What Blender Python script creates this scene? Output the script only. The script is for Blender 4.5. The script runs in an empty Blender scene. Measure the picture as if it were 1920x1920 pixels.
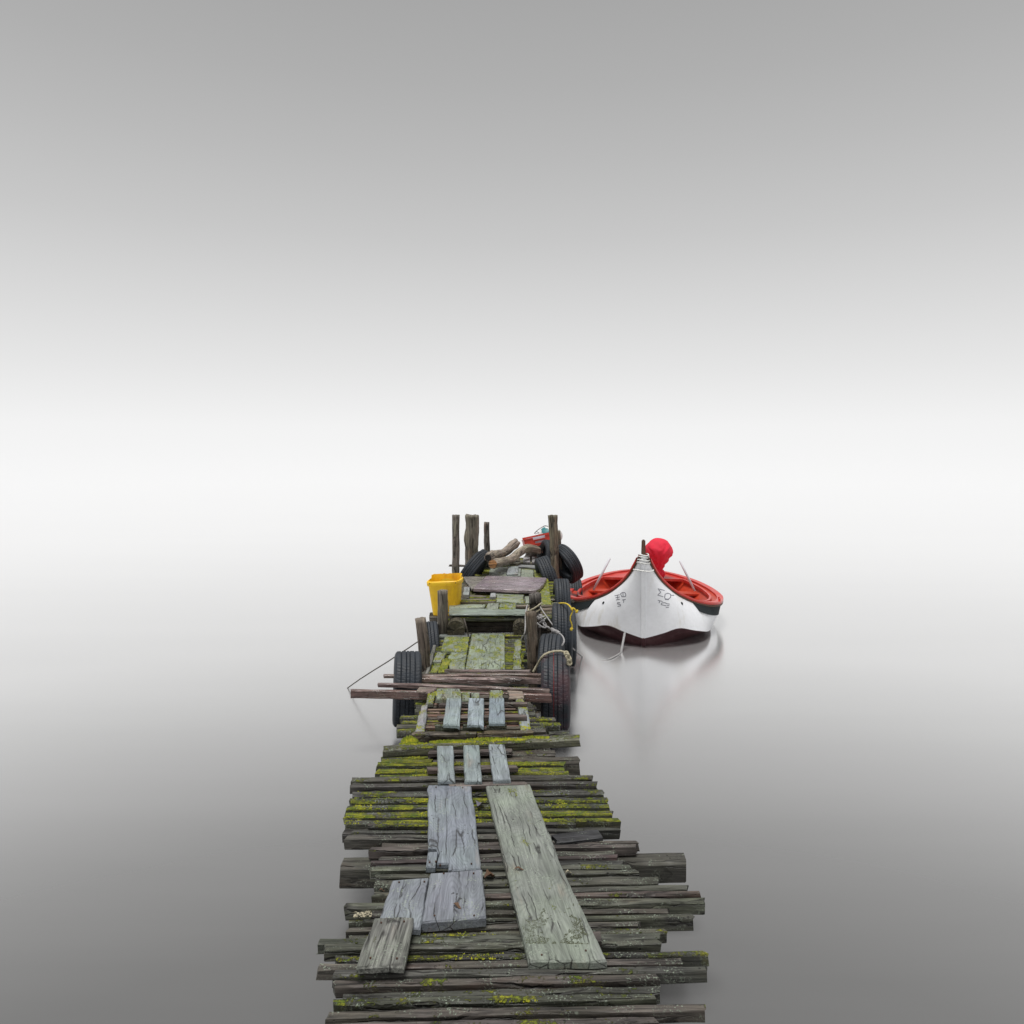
import bpy, bmesh, math, random
from mathutils import Vector, Matrix, Euler, noise
from mathutils.bvhtree import BVHTree

random.seed(7)
S = bpy.context.scene
COL = S.collection
R = math.radians

# ------------------------------------------------------------------ camera
F, CX, HY = 1400.0, 960.0, 850.0          # focal length in photo pixels, centre column, horizon row
CAMZ = 2.42                               # camera height above the water
cam = bpy.data.cameras.new("camera")
cam.sensor_width = 36.0
cam.lens = 36.0 * F / 1920.0
cam.shift_y = -(960.0 - HY) / 1920.0
cam.clip_start = 0.05
cam.clip_end = 9000
camo = bpy.data.objects.new("camera", cam)
camo.location = (0, 0, CAMZ)
camo.rotation_euler = (R(90), 0, 0)
COL.objects.link(camo)
S.camera = camo

# ------------------------------------------------------------------ light
world = bpy.data.worlds.new("World")
S.world = world
world.use_nodes = True
wn, wl = world.node_tree.nodes, world.node_tree.links
wn.clear()
wo = wn.new("ShaderNodeOutputWorld")
bg = wn.new("ShaderNodeBackground")
tc = wn.new("ShaderNodeTexCoord")
sep = wn.new("ShaderNodeSeparateXYZ")
rmp = wn.new("ShaderNodeValToRGB")
wl.new(tc.outputs["Generated"], sep.inputs[0])
wl.new(sep.outputs["Z"], rmp.inputs[0])
wl.new(rmp.outputs[0], bg.inputs["Color"])
wl.new(bg.outputs[0], wo.inputs["Surface"])
# overcast sea fog: brightest at the horizon, evenly darker towards the zenith
SKY = [(0.0, .915), (.035, .895), (.107, .79), (.176, .70), (.275, .575), (.366, .49), (.442, .43),
       (.52, .385), (.70, .335), (1.0, .31)]
el = rmp.color_ramp.elements
while len(el) > 1:
    el.remove(el[-1])
for i, (p, v) in enumerate(SKY):
    e = el[0] if i == 0 else el.new(p)
    e.position = p
    e.color = (v, v, v * 1.0, 1)
bg.inputs["Strength"].default_value = 1.0

sun = bpy.data.lights.new("sun", 'SUN')
sun.energy = 3.0
sun.angle = R(24)
sun.color = (1.0, .985, .96)
suno = bpy.data.objects.new("sun", sun)
suno.rotation_euler = Vector((.12, .12, -1.1)).to_track_quat('-Z', 'Y').to_euler()
COL.objects.link(suno)

S.view_settings.view_transform = 'Standard'
S.view_settings.look = 'None'
S.view_settings.exposure = 0
S.view_settings.gamma = 1
S.view_settings.use_curve_mapping = False

# ------------------------------------------------------------------ geometry helpers
def at(px, py, z):
    d = F * (CAMZ - z) / (py - HY)
    return Vector(((px - CX) * d / F, d, z))

def at_d(px, py, d):
    return Vector(((px - CX) * d / F, d, CAMZ - (py - HY) * d / F))

def tag(o, label=None, cat=None, group=None, kind=None):
    if label: o['label'] = label
    if cat: o['category'] = cat
    if group: o['group'] = group
    if kind: o['kind'] = kind
    return o

def empty(name, loc, label, cat, group=None):
    o = bpy.data.objects.new(name, None)
    o.location = loc
    o.empty_display_size = .1
    COL.objects.link(o)
    return tag(o, label, cat, group)

def link(name, me, mat, parent=None, mw=None, color=None):
    o = bpy.data.objects.new(name, me)
    if mat and not me.materials:
        me.materials.append(mat)
    COL.objects.link(o)
    if mw is not None:
        o.matrix_world = mw
    if parent is not None:
        o.parent = parent
        bpy.context.view_layer.update() if False else None
        o.matrix_parent_inverse = Matrix.Identity(4)
        o.matrix_basis = parent.matrix_basis.inverted() @ (mw if mw is not None else Matrix.Identity(4))
    if color is not None:
        o.color = color
    return o

def mesh(name, vs, fs, gco=None, smooth=False):
    me = bpy.data.meshes.new(name)
    me.from_pydata([tuple(v) for v in vs], [], fs)
    g = gco if gco is not None else vs
    a = me.attributes.new("gco", 'FLOAT_VECTOR', 'POINT')
    a.data.foreach_set("vector", [c for v in g for c in v])
    if smooth:
        me.polygons.foreach_set("use_smooth", [True] * len(me.polygons))
    me.update()
    return me

def frame(origin, xdir, up=Vector((0, 0, 1))):
    x = xdir.normalized()
    z = (up - x * up.dot(x)).normalized()
    y = z.cross(x)
    m = Matrix((x, y, z)).transposed().to_4x4()
    m.translation = origin
    return m

def nz(v, s=1.0):
    return noise.noise(Vector(v) * s)

# ------------------------------------------------------------------ materials
def new_mat(name):
    m = bpy.data.materials.new(name)
    m.use_nodes = True
    nt = m.node_tree
    nt.nodes.clear()
    out = nt.nodes.new("ShaderNodeOutputMaterial")
    p = nt.nodes.new("ShaderNodeBsdfPrincipled")
    nt.links.new(p.outputs[0], out.inputs[0])
    return m, nt, p, out

class NB:
    def __init__(s, nt): s.nt = nt
    def n(s, t, **k):
        x = s.nt.nodes.new(t)
        for a, b in k.items(): setattr(x, a, b)
        return x
    def l(s, a, b): s.nt.links.new(a, b)
    def val(s, sock, v):
        if hasattr(v, "is_output"): s.l(v, sock)
        else: sock.default_value = v
    def math(s, op, a, b=0.0, c=None, clamp=False):
        x = s.n("ShaderNodeMath", operation=op, use_clamp=clamp)
        s.val(x.inputs[0], a); s.val(x.inputs[1], b)
        if c is not None: s.val(x.inputs[2], c)
        return x.outputs[0]
    def vmath(s, op, a, b):
        x = s.n("ShaderNodeVectorMath", operation=op)
        s.val(x.inputs[0], a); s.val(x.inputs[1], b)
        return x.outputs[0]
    def noise(s, vec, scale, detail=4, rough=.55, dist=0.0):
        x = s.n("ShaderNodeTexNoise")
        s.l(vec, x.inputs["Vector"])
        x.inputs["Scale"].default_value = scale
        x.inputs["Detail"].default_value = detail
        x.inputs["Roughness"].default_value = rough
        x.inputs["Distortion"].default_value = dist
        return x.outputs["Fac"]
    def voro(s, vec, scale, feature='F1'):
        x = s.n("ShaderNodeTexVoronoi", feature=feature)
        s.l(vec, x.inputs["Vector"])
        x.inputs["Scale"].default_value = scale
        return x.outputs["Distance"]
    def map(s, v, a, b, c=0.0, d=1.0):
        x = s.n("ShaderNodeMapRange")
        x.clamp = True
        s.val(x.inputs[0], v)
        for i, q in enumerate((a, b, c, d)): s.val(x.inputs[i + 1], q)
        return x.outputs[0]
    def mix(s, f, a, b, mode='MIX'):
        x = s.n("ShaderNodeMix", data_type='RGBA', blend_type=mode)
        s.val(x.inputs[0], f)
        for i, q in ((6, a), (7, b)):
            if isinstance(q, tuple) and len(q) == 3: q = q + (1,)
            s.val(x.inputs[i], q)
        return x.outputs[2]
    def bump(s, h, strength, dist, normal=None):
        x = s.n("ShaderNodeBump")
        x.inputs["Strength"].default_value = strength
        x.inputs["Distance"].default_value = dist
        s.l(h, x.inputs["Height"])
        if normal is not None: s.l(normal, x.inputs["Normal"])
        return x.outputs[0]

def wood_material(name, rings=1.0, crackw=.02, contrast=1.0, rough=(.45, .8), bark=False, flat=False):
    """grain runs along gco.x; colour from the object's colour, moss amount from its alpha"""
    m, nt, p, out = new_mat(name)
    b = NB(nt)
    at_ = b.n("ShaderNodeAttribute", attribute_name="gco").outputs["Vector"]
    oi = b.n("ShaderNodeObjectInfo")
    offs = b.n("ShaderNodeCombineXYZ")
    r1 = b.math('MULTIPLY', oi.outputs["Random"], 53.0)
    b.l(r1, offs.inputs[0])
    r2 = b.math('MULTIPLY', oi.outputs["Random"], 17.3)
    b.l(r2, offs.inputs[1])
    co = b.vmath('ADD', at_, offs.outputs[0])
    g1 = b.vmath('MULTIPLY', co, (5.0, 110.0, 110.0))
    grain = b.noise(g1, 1.0, 6, .65, .4)
    g2 = b.vmath('MULTIPLY', co, (3.0, 26.0, 26.0))
    coarse = b.noise(g2, 1.0, 4, .6, .6)
    # growth rings read as contour lines of a slow field
    g3 = b.vmath('MULTIPLY', co, (2.2, 9.0, 9.0))
    field = b.noise(g3, 1.0, 1, .4, .5)
    ring = b.math('SINE', b.math('MULTIPLY', field, 150.0 * rings))
    ring = b.map(ring, -.2, 1.0)
    # cracks along the grain
    warp = b.n("ShaderNodeTexNoise")
    b.l(co, warp.inputs["Vector"]); warp.inputs["Scale"].default_value = 6.0; warp.inputs["Detail"].default_value = 3
    wv = b.vmath('MULTIPLY', warp.outputs["Color"], (.30, .045, .045))
    g4 = b.vmath('MULTIPLY', b.vmath('ADD', co, wv), (.85, 15.0, 15.0))
    ve = b.voro(g4, 1.0, 'DISTANCE_TO_EDGE')
    crack = b.map(ve, 0.0, crackw, 1.0, 0.0)
    cmask = b.map(b.noise(co, 5.0, 2), .44, .54)
    crack = b.math('MULTIPLY', crack, cmask)
    # nail holes and small pits
    pit = b.map(b.voro(co, 26.0), .10, .15, 1.0, 0.0)
    pmask = b.map(b.noise(co, 9.0, 1), .54, .60)
    pit = b.math('MULTIPLY', pit, pmask)
    # colour
    base = oi.outputs["Color"]
    t = b.map(grain, .34, .66, max(.25, 1 - .42 * contrast), 1 + .38 * contrast)
    t2 = b.map(coarse, .3, .7, 1 - .35 * contrast, 1 + .30 * contrast)
    t3 = b.map(b.noise(co, 3.0, 5), .3, .7, .75, 1.22)
    tt = b.math('MULTIPLY', b.math('MULTIPLY', b.math('MULTIPLY', t, t2), t3), .80)
    if rings:
        tt = b.math('MULTIPLY', tt, b.map(ring, 0, 1, 1.04, .86))
    tv = b.n("ShaderNodeCombineXYZ")
    for i in range(3): b.l(tt, tv.inputs[i])
    c = b.mix(1.0, base, tv.outputs[0], 'MULTIPLY')
    # algae tint and rusty weathering in big soft patches
    alg = b.map(b.noise(co, 2.6, 5, .65), 42e-2, .66, 0, .35 if flat else .4)
    c = b.mix(alg, c, b.mix(1.0, c, (.90, 1.08, .78), 'MULTIPLY'))
    rus = b.map(b.noise(b.vmath('MULTIPLY', co, (2, 9, 9)), 1.0, 3), .60, .74, 0, .5)
    c = b.mix(rus, c, b.mix(1.0, c, (1.35, .90, .72), 'MULTIPLY'))
    dark = b.math('MAXIMUM', crack, pit)
    c = b.mix(b.math('MULTIPLY', dark, .9), c, (.012, .010, .009))
    # end grain
    # pale crust lichen
    geo = b.n("ShaderNodeNewGeometry")
    sn = b.n("ShaderNodeSeparateXYZ"); b.l(geo.outputs["True Normal"], sn.inputs[0])
    up = b.map(sn.outputs[2], .25, .75)
    side = b.map(sn.outputs[2], -.2, .5, .25, 1.0)
    sp = b.noise(co, 100.0, 4, .65)
    spm = b.noise(co, 8.0, 4, .6)
    alpha = oi.outputs["Alpha"]
    lic = b.math('MULTIPLY', b.map(sp, .54, .60), b.map(b.math('ADD', spm, b.math('MULTIPLY', alpha, .12)), .54, .62))
    lic = b.math('MULTIPLY', lic, side)
    c = b.mix(b.math('MULTIPLY', lic, .65), c, (.36, .42, .33))
    # moss
    mo = b.noise(b.vmath('MULTIPLY', co, (.75, 1.3, 1.3)), 7.0, 7, .68)
    mo2 = b.noise(co, 75.0, 3, .6)
    msum = b.math('ADD', b.math('MULTIPLY', mo, .8), b.math('MULTIPLY', mo2, .25))
    thr = b.math('SUBTRACT', .69, b.math('MULTIPLY', alpha, .36))
    moss = b.map(b.math('SUBTRACT', msum, thr), 0.0, .05)
    moss = b.math('MULTIPLY', moss, b.map(sn.outputs[2], .1, .6, .12, 1.0))
    moss = b.math('MULTIPLY', moss, b.map(alpha, 0.0, .06))
    moss = b.math('MULTIPLY', moss, b.map(b.math('ADD', b.math('MULTIPLY', grain, .6), b.math('MULTIPLY', mo2, .5)), .46, .56, .25, 1.0))
    mcol = b.mix(b.map(b.noise(co, 14.0, 4), .38, .62), (.15, .20, .018), (.44, .42, .028))
    mcol = b.mix(b.map(mo2, .35, .6, .0, .55), mcol, (.055, .085, .012))
    c = b.mix(moss, c, mcol)
    b.l(c, p.inputs["Base Color"])
    rr = b.map(b.noise(co, 11.0, 3), .35, .65, rough[0], rough[1])
    rr = b.math('MAXIMUM', rr, b.math('MULTIPLY', moss, .95))
    b.l(rr, p.inputs["Roughness"])
    p.inputs["Specular IOR Level"].default_value = .45
    # relief
    h = b.math('ADD', b.math('MULTIPLY', grain, .5), b.math('MULTIPLY', coarse, .6))
    h = b.math('SUBTRACT', h, b.math('MULTIPLY', dark, 1.4))
    if rings: h = b.math('SUBTRACT', h, b.math('MULTIPLY', ring, .08))
    h = b.math('ADD', h, b.math('MULTIPLY', moss, b.math('ADD', 1.2, b.math('MULTIPLY', mo2, 2.0))))
    h = b.math('ADD', h, b.math('MULTIPLY', lic, .3))
    b.l(b.bump(h, .9 if not flat else .55, .006), p.inputs["Normal"])
    return m

M_SLAT = wood_material("weathered_slat", rings=.0, crackw=.045, contrast=1.55)
M_BOARD = wood_material("weathered_board", rings=1.0, crackw=.038, contrast=.62, rough=(.35, .6), flat=True)
M_WET = wood_material("wet_board", rings=.6, crackw=.02, contrast=1.5, rough=(.12, .5))  # strong grain contrast also paints in the glossy light streaks
M_POST = wood_material("post_wood", rings=.0, crackw=.07, contrast=1.3, rough=(.6, .9))

def simple(name, col, rough=.5, var=.2, scale=8.0, bump=.0, metallic=0.0, dirt=None, dirt_amt=.0, spec=.5):
    m, nt, p, out = new_mat(name)
    b = NB(nt)
    g = b.n("ShaderNodeTexCoord").outputs["Object"]
    n1 = b.noise(g, scale, 6, .6)
    n2 = b.noise(g, scale * 7, 4, .6)
    tt = b.map(b.math('ADD', b.math('MULTIPLY', n1, .6), b.math('MULTIPLY', n2, .4)), .35, .65, 1 - var, 1 + var)
    tv = b.n("ShaderNodeCombineXYZ")
    for i in range(3): b.l(tt, tv.inputs[i])
    c = b.mix(1.0, col, tv.outputs[0], 'MULTIPLY')
    if dirt:
        d1 = b.noise(b.vmath('MULTIPLY', g, (1.0, 1.0, .35)), scale * .8, 7, .68)
        c = b.mix(b.map(d1, .52, .68, 0, dirt_amt), c, dirt)
    b.l(c, p.inputs["Base Color"])
    b.l(b.map(n1, .3, .7, max(.02, rough - .08), min(1, rough + .1)), p.inputs["Roughness"])
    p.inputs["Metallic"].default_value = metallic
    p.inputs["Specular IOR Level"].default_value = spec
    if bump:
        b.l(b.bump(b.math('ADD', n1, n2), bump, .004), p.inputs["Normal"])
    return m

M_YELLOW = simple("yellow_plastic", (1.0, .62, .012), .42, .07, 5, .15, dirt=(.45, .17, .02), dirt_amt=.55)
M_RED = simple("red_plastic", (.62, .05, .025), .4, .12, 12, .1, dirt=(.25, .05, .03), dirt_amt=.4)
M_GREYP = simple("pale_plastic", (.50, .50, .56), .5, .12, 12, .1)
M_ROPE = simple("pale_rope", (.42, .38, .27), .9, .35, 60, .5)
M_ROPEW = simple("white_rope", (.36, .35, .35), .9, .35, 60, .5)
M_ROPED = simple("dark_rope", (.10, .085, .075), .9, .3, 60, .5)
M_ROPEY = simple("yellow_rope", (.62, .46, .04), .8, .3, 60, .5)
M_HULL = simple("white_hull_paint", (.88, .89, .92), .38, .06, 3, .03, dirt=(.50, .45, .32), dirt_amt=.55)
M_BOTTOM = simple("maroon_antifouling", (.080, .034, .038), .45, .30, 6, .15, dirt=(.22, .16, .16), dirt_amt=.45)
M_GUN = simple("red_gunwale_paint", (.60, .050, .038), .33, .12, 6, .06, dirt=(.70, .20, .16), dirt_amt=.45)
M_INNER = simple("orange_red_liner", (.52, .055, .022), .45, .18, 4, .06, dirt=(.28, .03, .018), dirt_amt=.6)
M_STRAKE = simple("black_green_strake", (.018, .024, .026), .7, .2, 8, .1, spec=.2)
M_BROWN = simple("brown_wood_rail", (.11, .055, .032), .6, .3, 14, .3)
M_COVER = simple("red_cloth", (.74, .022, .055), .8, .10, 5, .06)
M_MARK = simple("worn_lettering", (.17, .17, .21), .6, .1, 5)
M_STEEL = simple("pale_pole_paint", (.66, .66, .70), .5, .1, 9, .05)
M_BUOY = simple("white_float", (.78, .78, .76), .45, .08, 9, .1, dirt=(.4, .4, .35), dirt_amt=.4)
M_TEAL = simple("teal_float_band", (.03, .19, .20), .45, .15, 9, .1)
M_LEAF = simple("dead_leaf", (.12, .065, .035), .7, .4, 60, .4)
M_SHELL = simple("mussel_shell", (.16, .15, .19), .35, .4, 40, .4)
M_RPAINT = simple("dark_red_paint", (.16, .012, .012), .55, .35, 30, .2)

def rubber():
    m, nt, p, out = new_mat("tyre_rubber")
    b = NB(nt)
    g = b.n("ShaderNodeTexCoord").outputs["Object"]
    oi = b.n("ShaderNodeObjectInfo")
    n1 = b.noise(g, 9, 6, .65); n2 = b.noise(g, 90, 4, .6)
    c = b.mix(b.map(n1, .35, .7), (.009, .012, .017), (.030, .038, .050))
    red = b.math('MULTIPLY', b.map(b.noise(g, 5, 6, .7), .42, .6), oi.outputs["Alpha"])
    c = b.mix(b.math('MULTIPLY', red, .8), c, (.085, .018, .022))
    spk = b.math('MULTIPLY', b.map(n2, .60, .66), b.map(b.noise(g, 6, 3), .50, .62))
    c = b.mix(b.math('MULTIPLY', spk, b.math('ADD', .25, b.math('MULTIPLY', oi.outputs["Alpha"], .6))), c, (.30, .29, .28))
    b.l(c, p.inputs["Base Color"])
    b.l(b.map(n1, .3, .7, .48, .75), p.inputs["Roughness"])
    b.l(b.bump(b.math('ADD', n2, b.math('MULTIPLY', spk, 1.0)), .35, .004), p.inputs["Normal"])
    return m
M_TYRE = rubber()

def water_material():
    m, nt, p, out = new_mat("still_water")
    nt.nodes.remove(p)
    b = NB(nt)
    geo = b.n("ShaderNodeTexCoord").outputs["Object"]
    streak = b.noise(b.vmath('MULTIPLY', geo, (.10, .9, 1)), 1.0, 5, .6)
    lw = b.n("ShaderNodeLayerWeight")
    lw.inputs["Blend"].default_value = .5
    def ramp(pts):
        cr = b.n("ShaderNodeValToRGB")
        e = cr.color_ramp.elements
        e[0].position = pts[0][0]; e[0].color = (pts[0][1],) * 3 + (1,)
        e[1].position = pts[-1][0]; e[1].color = (pts[-1][1],) * 3 + (1,)
        for pos, v in pts[1:-1]:
            k = e.new(pos); k.color = (v, v, v, 1)
        b.l(lw.outputs["Facing"], cr.inputs[0])
        return cr.outputs[0]
    # milky shallow water: scattered body light plus a reflection that turns mirror-like towards grazing view
    body = ramp([(0, .95), (.60, .95), (.75, 1.0), (.89, .85), (.96, .35), (1, 0)])
    refl = ramp([(0, .03), (.30, .06), (.46, .16), (.55, .33), (.63, .57), (.70, .77), (.757, .90), (.85, .95), (.93, .985), (1, 1)])
    rou = ramp([(0, .22), (.70, .21), (.80, .17), (.90, .08), (.96, .02), (1, .0)])
    dif = b.n("ShaderNodeBsdfDiffuse")
    b.l(b.mix(1.0, b.mix(b.map(streak, .3, .7), (.112, .112, .112), (.126, .126, .126)), body, 'MULTIPLY'), dif.inputs["Color"])
    gl = b.n("ShaderNodeBsdfGlossy")
    gl.distribution = 'MULTI_GGX'
    b.l(refl, gl.inputs["Color"]); b.l(rou, gl.inputs["Roughness"])
    mx = b.n("ShaderNodeAddShader")
    b.l(dif.outputs[0], mx.inputs[0]); b.l(gl.outputs[0], mx.inputs[1])
    b.l(mx.outputs[0], out.inputs[0])
    return m
M_WATER = water_material()

# ------------------------------------------------------------------ the setting: water
vs, fs = [], []
W = 4000
vs = [(-W, -200, 0), (W, -200, 0), (W, 8000, 0), (-W, 8000, 0)]
water = link("water", mesh("water", vs, [(0, 1, 2, 3)]), M_WATER)
tag(water, "smooth pale grey water fading into white fog", kind='structure')

# ------------------------------------------------------------------ timber builders
MOSSY = []
def board(name, parent, px, z, th, color, moss=0.0, mat=None, grain='y', jit=.004, bev=.006, tilt=0.0, label=None):
    """A board from its outline on the plane z (its top); real thickness th."""
    pts = [at(x, y, z) for x, y in px]
    c = sum(pts, Vector()) / len(pts)
    if grain == 'y':
        # direction of the long sides, taken from the outline itself
        xd = (pts[0] - pts[-1])
    else:
        xd = (pts[1] - pts[0])
    xd.z = 0
    M = frame(c, xd)
    Mi = M.inverted()
    loc = [Mi @ q for q in pts]
    if sum(loc[i].x * loc[(i + 1) % len(loc)].y - loc[(i + 1) % len(loc)].x * loc[i].y for i in range(len(loc))) < 0:
        loc.reverse()
    sd = random.random() * 100
    ring = []
    n = len(loc)
    for i in range(n):
        a, q = loc[i], loc[(i + 1) % n]
        L = (q - a).length
        k = max(1, min(26, int(L / .045)))
        nrm = Vector(((q - a).y, -(q - a).x, 0)).normalized()
        endg = abs((q - a).normalized().x) < .6
        for j in range(k):
            t = j / k
            u = a.lerp(q, t)
            amp = jit * (1.8 if endg else 1.0)
            if j: u = u + nrm * (noise.noise(Vector((u.x * 9, u.y * 9, sd))) * amp * 2 + random.uniform(-1, 1) * amp * .4)
            ring.append(u)
    m = len(ring)
    def zoff(u):
        return noise.noise(Vector((u.x * 2.5, u.y * 5, sd + 5))) * .004
    V = []
    cen = Vector((0, 0, 0))
    for u in ring:                    # bottom
        V.append(Vector((u.x, u.y, -th)))
    for u in ring:                    # side top
        V.append(Vector((u.x, u.y, -bev + zoff(u) - random.random() * .002)))
    for i, u in enumerate(ring):      # inset top
        pv, nx = ring[i - 1], ring[(i + 1) % m]
        d = (nx - pv).normalized()
        inw = Vector((-d.y, d.x, 0))
        w = u + inw * bev * random.uniform(.6, 1.2)
        V.append(Vector((w.x, w.y, zoff(u))))
    Fc = [tuple(reversed(range(m))), tuple(range(2 * m, 3 * m))]
    for r in (0, m):
        for i in range(m):
            j = (i + 1) % m
            Fc.append((r + i, r + j, r + m + j, r + m + i))
    if tilt:
        M = M @ Matrix.Rotation(tilt, 4, 'X')
    o = link(name, mesh(name, V, Fc), mat or M_BOARD, parent, M, (*color, moss))
    if label: o['label'] = label
    if moss >= .36: MOSSY.append((M, [(v.x, v.y) for v in ring], moss, 0.0))
    return o

def beam(name, parent, a, b_, w, h, color, moss=0.0, mat=None, seg=None, rough=.004, taper=0.0, label=None, drop=0.0):
    """A squared timber whose top rear edge runs from a to b_ (world); w is its depth towards the viewer, h its height."""
    d = b_ - a
    L = d.length
    M = frame(a, d)
    sd = random.random() * 100
    n = seg or max(4, min(30, int(L / .08)))
    bv = min(w, h) * .16
    prof = [(0, -bv), (-bv, 0), (-w + bv, 0), (-w, -bv), (-w, -h + bv), (-w + bv, -h), (-bv, -h), (0, -h + bv)]
    prof = [(y, z) for y, z in prof]
    V, Fc = [], []
    for i in range(n + 1):
        t = i / n
        x = t * L
        k = len(prof)
        for j, (y, z) in enumerate(prof):
            q = Vector((x * 6, y * 20 + j * .7, z * 20 + sd))
            dy = noise.noise(q) * rough
            dz = noise.noise(q + Vector((9, 3, 1))) * rough
            xx = x
            if i in (0, n): xx = x + random.uniform(-1, 1) * rough * 1.2 + (y / w) * .01 * (1 if sd > 50 else -1)
            V.append(Vector((xx, y + dy, z + dz)))
    k = len(prof)
    for i in range(n):
        for j in range(k):
            jj = (j + 1) % k
            Fc.append((i * k + j, i * k + jj, (i + 1) * k + jj, (i + 1) * k + j))
    Fc.append(tuple(reversed(range(k))))
    Fc.append(tuple(n * k + j for j in range(k)))
    me = mesh(name, V, Fc)
    bm = bmesh.new(); bm.from_mesh(me); bmesh.ops.recalc_face_normals(bm, faces=bm.faces); bm.to_mesh(me); bm.free()
    o = link(name, me, mat or M_SLAT, parent, M, (*color, moss))
    if label: o['label'] = label
    if moss >= .36: MOSSY.append((M, [(0.0, 0.0), (0.0, -w), (L, -w), (L, 0.0)], moss, 0.0))
    return o

def slat(parent, x0, y0, x1, y1, z, w, h, color, moss=0.0, name="slat", **k):
    return beam(name, parent, at(x0, y0, z), at(x1, y1, z), w, h, color, moss, **k)

def log_mesh(name, path, radii, seg=20, rough=.08, flute=.5, capd=.0, scale=1.0):
    """An uneven round timber along a path of world points; grain follows the path."""
    pts = [Vector(p) for p in path]
    # resample
    P, Rr, Sx = [], [], []
    s = 0
    for i in range(len(pts) - 1):
        k = max(2, int((pts[i + 1] - pts[i]).length / .05))
        for j in range(k):
            t = j / k
            p0 = pts[max(i - 1, 0)]; p1 = pts[i]; p2 = pts[i + 1]; p3 = pts[min(i + 2, len(pts) - 1)]
            q = .5 * ((2 * p1) + (p2 - p0) * t + (2 * p0 - 5 * p1 + 4 * p2 - p3) * t * t + (-p0 + 3 * p1 - 3 * p2 + p3) * t ** 3)
            P.append(q); Rr.append(radii[i] * (1 - t) + radii[i + 1] * t)
    P.append(pts[-1]); Rr.append(radii[-1])
    org = P[0].copy()
    V, G, Fc = [], [], []
    sd = random.random() * 50
    up = Vector((0, 0, 1)) if abs((P[1] - P[0]).normalized().z) < .8 else Vector((0, -1, 0))
    s = 0
    n = len(P)
    for i in range(n):
        tg = (P[min(i + 1, n - 1)] - P[max(i - 1, 0)]).normalized()
        side = tg.cross(up).normalized()
        upv = side.cross(tg).normalized()
        if i: s += (P[i] - P[i - 1]).length
        for j in range(seg):
            a = 2 * math.pi * j / seg
            rr = Rr[i] * (1 + rough * noise.noise(Vector((s * 5, math.cos(a) * 2 + sd, math.sin(a) * 2)))
                          * 1.6 + rough * flute * noise.noise(Vector((s * 1.5, math.cos(a) * 7 + sd, math.sin(a) * 7))) * 2.2)
            q = P[i] + (side * math.cos(a) + upv * math.sin(a)) * rr - org
            if i in (0, n - 1): q += tg * noise.noise(Vector((a * 2, sd, i))) * Rr[i] * .22 * (1 if i else -1)
            V.append(q)
            G.append(Vector((s, Rr[i] * math.cos(a), Rr[i] * math.sin(a))))
    for i in range(n - 1):
        for j in range(seg):
            jj = (j + 1) % seg
            Fc.append((i * seg + j, i * seg + jj, (i + 1) * seg + jj, (i + 1) * seg + j))
    # caps with a centre point
    for e, i in ((0, 0), (1, n - 1)):
        V.append(P[i] - org); G.append(Vector((s if e else 0, 0, 0)))
        ci = len(V) - 1
        for j in range(seg):
            jj = (j + 1) % seg
            Fc.append((i * seg + jj, i * seg + j, ci) if e == 0 else (i * seg + j, i * seg + jj, ci))
    me = mesh(name, V, Fc, G)
    me.polygons.foreach_set("use_smooth", [len(p.vertices) == 4 for p in me.polygons])
    bm = bmesh.new(); bm.from_mesh(me); bmesh.ops.recalc_face_normals(bm, faces=bm.faces); bm.to_mesh(me); bm.free()
    return me, org

def tube_mesh(name, path, r, seg=8, twist=True, sub=6):
    pts = [Vector(p) for p in path]
    P = []
    for i in range(len(pts) - 1):
        p0 = pts[max(i - 1, 0)]; p1 = pts[i]; p2 = pts[i + 1]; p3 = pts[min(i + 2, len(pts) - 1)]
        k = sub
        for j in range(k):
            t = j / k
            P.append(.5 * ((2 * p1) + (p2 - p0) * t + (2 * p0 - 5 * p1 + 4 * p2 - p3) * t * t + (-p0 + 3 * p1 - 3 * p2 + p3) * t ** 3))
    P.append(pts[-1])
    org = P[0].copy()
    V, Fc = [], []
    n = len(P)
    s = 0
    side = None
    for i in range(n):
        tg = (P[min(i + 1, n - 1)] - P[max(i - 1, 0)])
        tg = tg.normalized() if tg.length > 1e-9 else Vector((1, 0, 0))
        if side is None:
            ref = Vector((0, 0, 1)) if abs(tg.z) < .9 else Vector((1, 0, 0))
            side = tg.cross(ref).normalized()
        side = (side - tg * side.dot(tg)).normalized()
        upv = tg.cross(side)
        if i: s += (P[i] - P[i - 1]).length
        for j in range(seg):
            a = 2 * math.pi * j / seg
            rr = r * (1 + (.16 * math.cos(3 * a + s / r * 1.1) if twist else 0))
            V.append(P[i] + (side * math.cos(a) + upv * math.sin(a)) * rr - org)
    for i in range(n - 1):
        for j in range(seg):
            jj = (j + 1) % seg
            Fc.append((i * seg + j, i * seg + jj, (i + 1) * seg + jj, (i + 1) * seg + j))
    Fc.append(tuple(reversed(range(seg)))); Fc.append(tuple((n - 1) * seg + j for j in range(seg)))
    me = mesh(name, V, Fc, smooth=True)
    bm = bmesh.new(); bm.from_mesh(me); bmesh.ops.recalc_face_normals(bm, faces=bm.faces); bm.to_mesh(me); bm.free()
    return me, org

def rope(name, path, r, mat, label=None, cat=None, parent=None, group=None, twist=True):
    me, org = tube_mesh(name, path, r, 8, twist)
    o = link(name, me, mat, parent, Matrix.Translation(org))
    if label: tag(o, label, cat or "rope", group)
    return o

def jc(c, a=.12):
    k = 1 + random.uniform(-a, a)
    return tuple(max(.005, v * k * (1 + random.uniform(-.05, .05))) for v in c)

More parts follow.
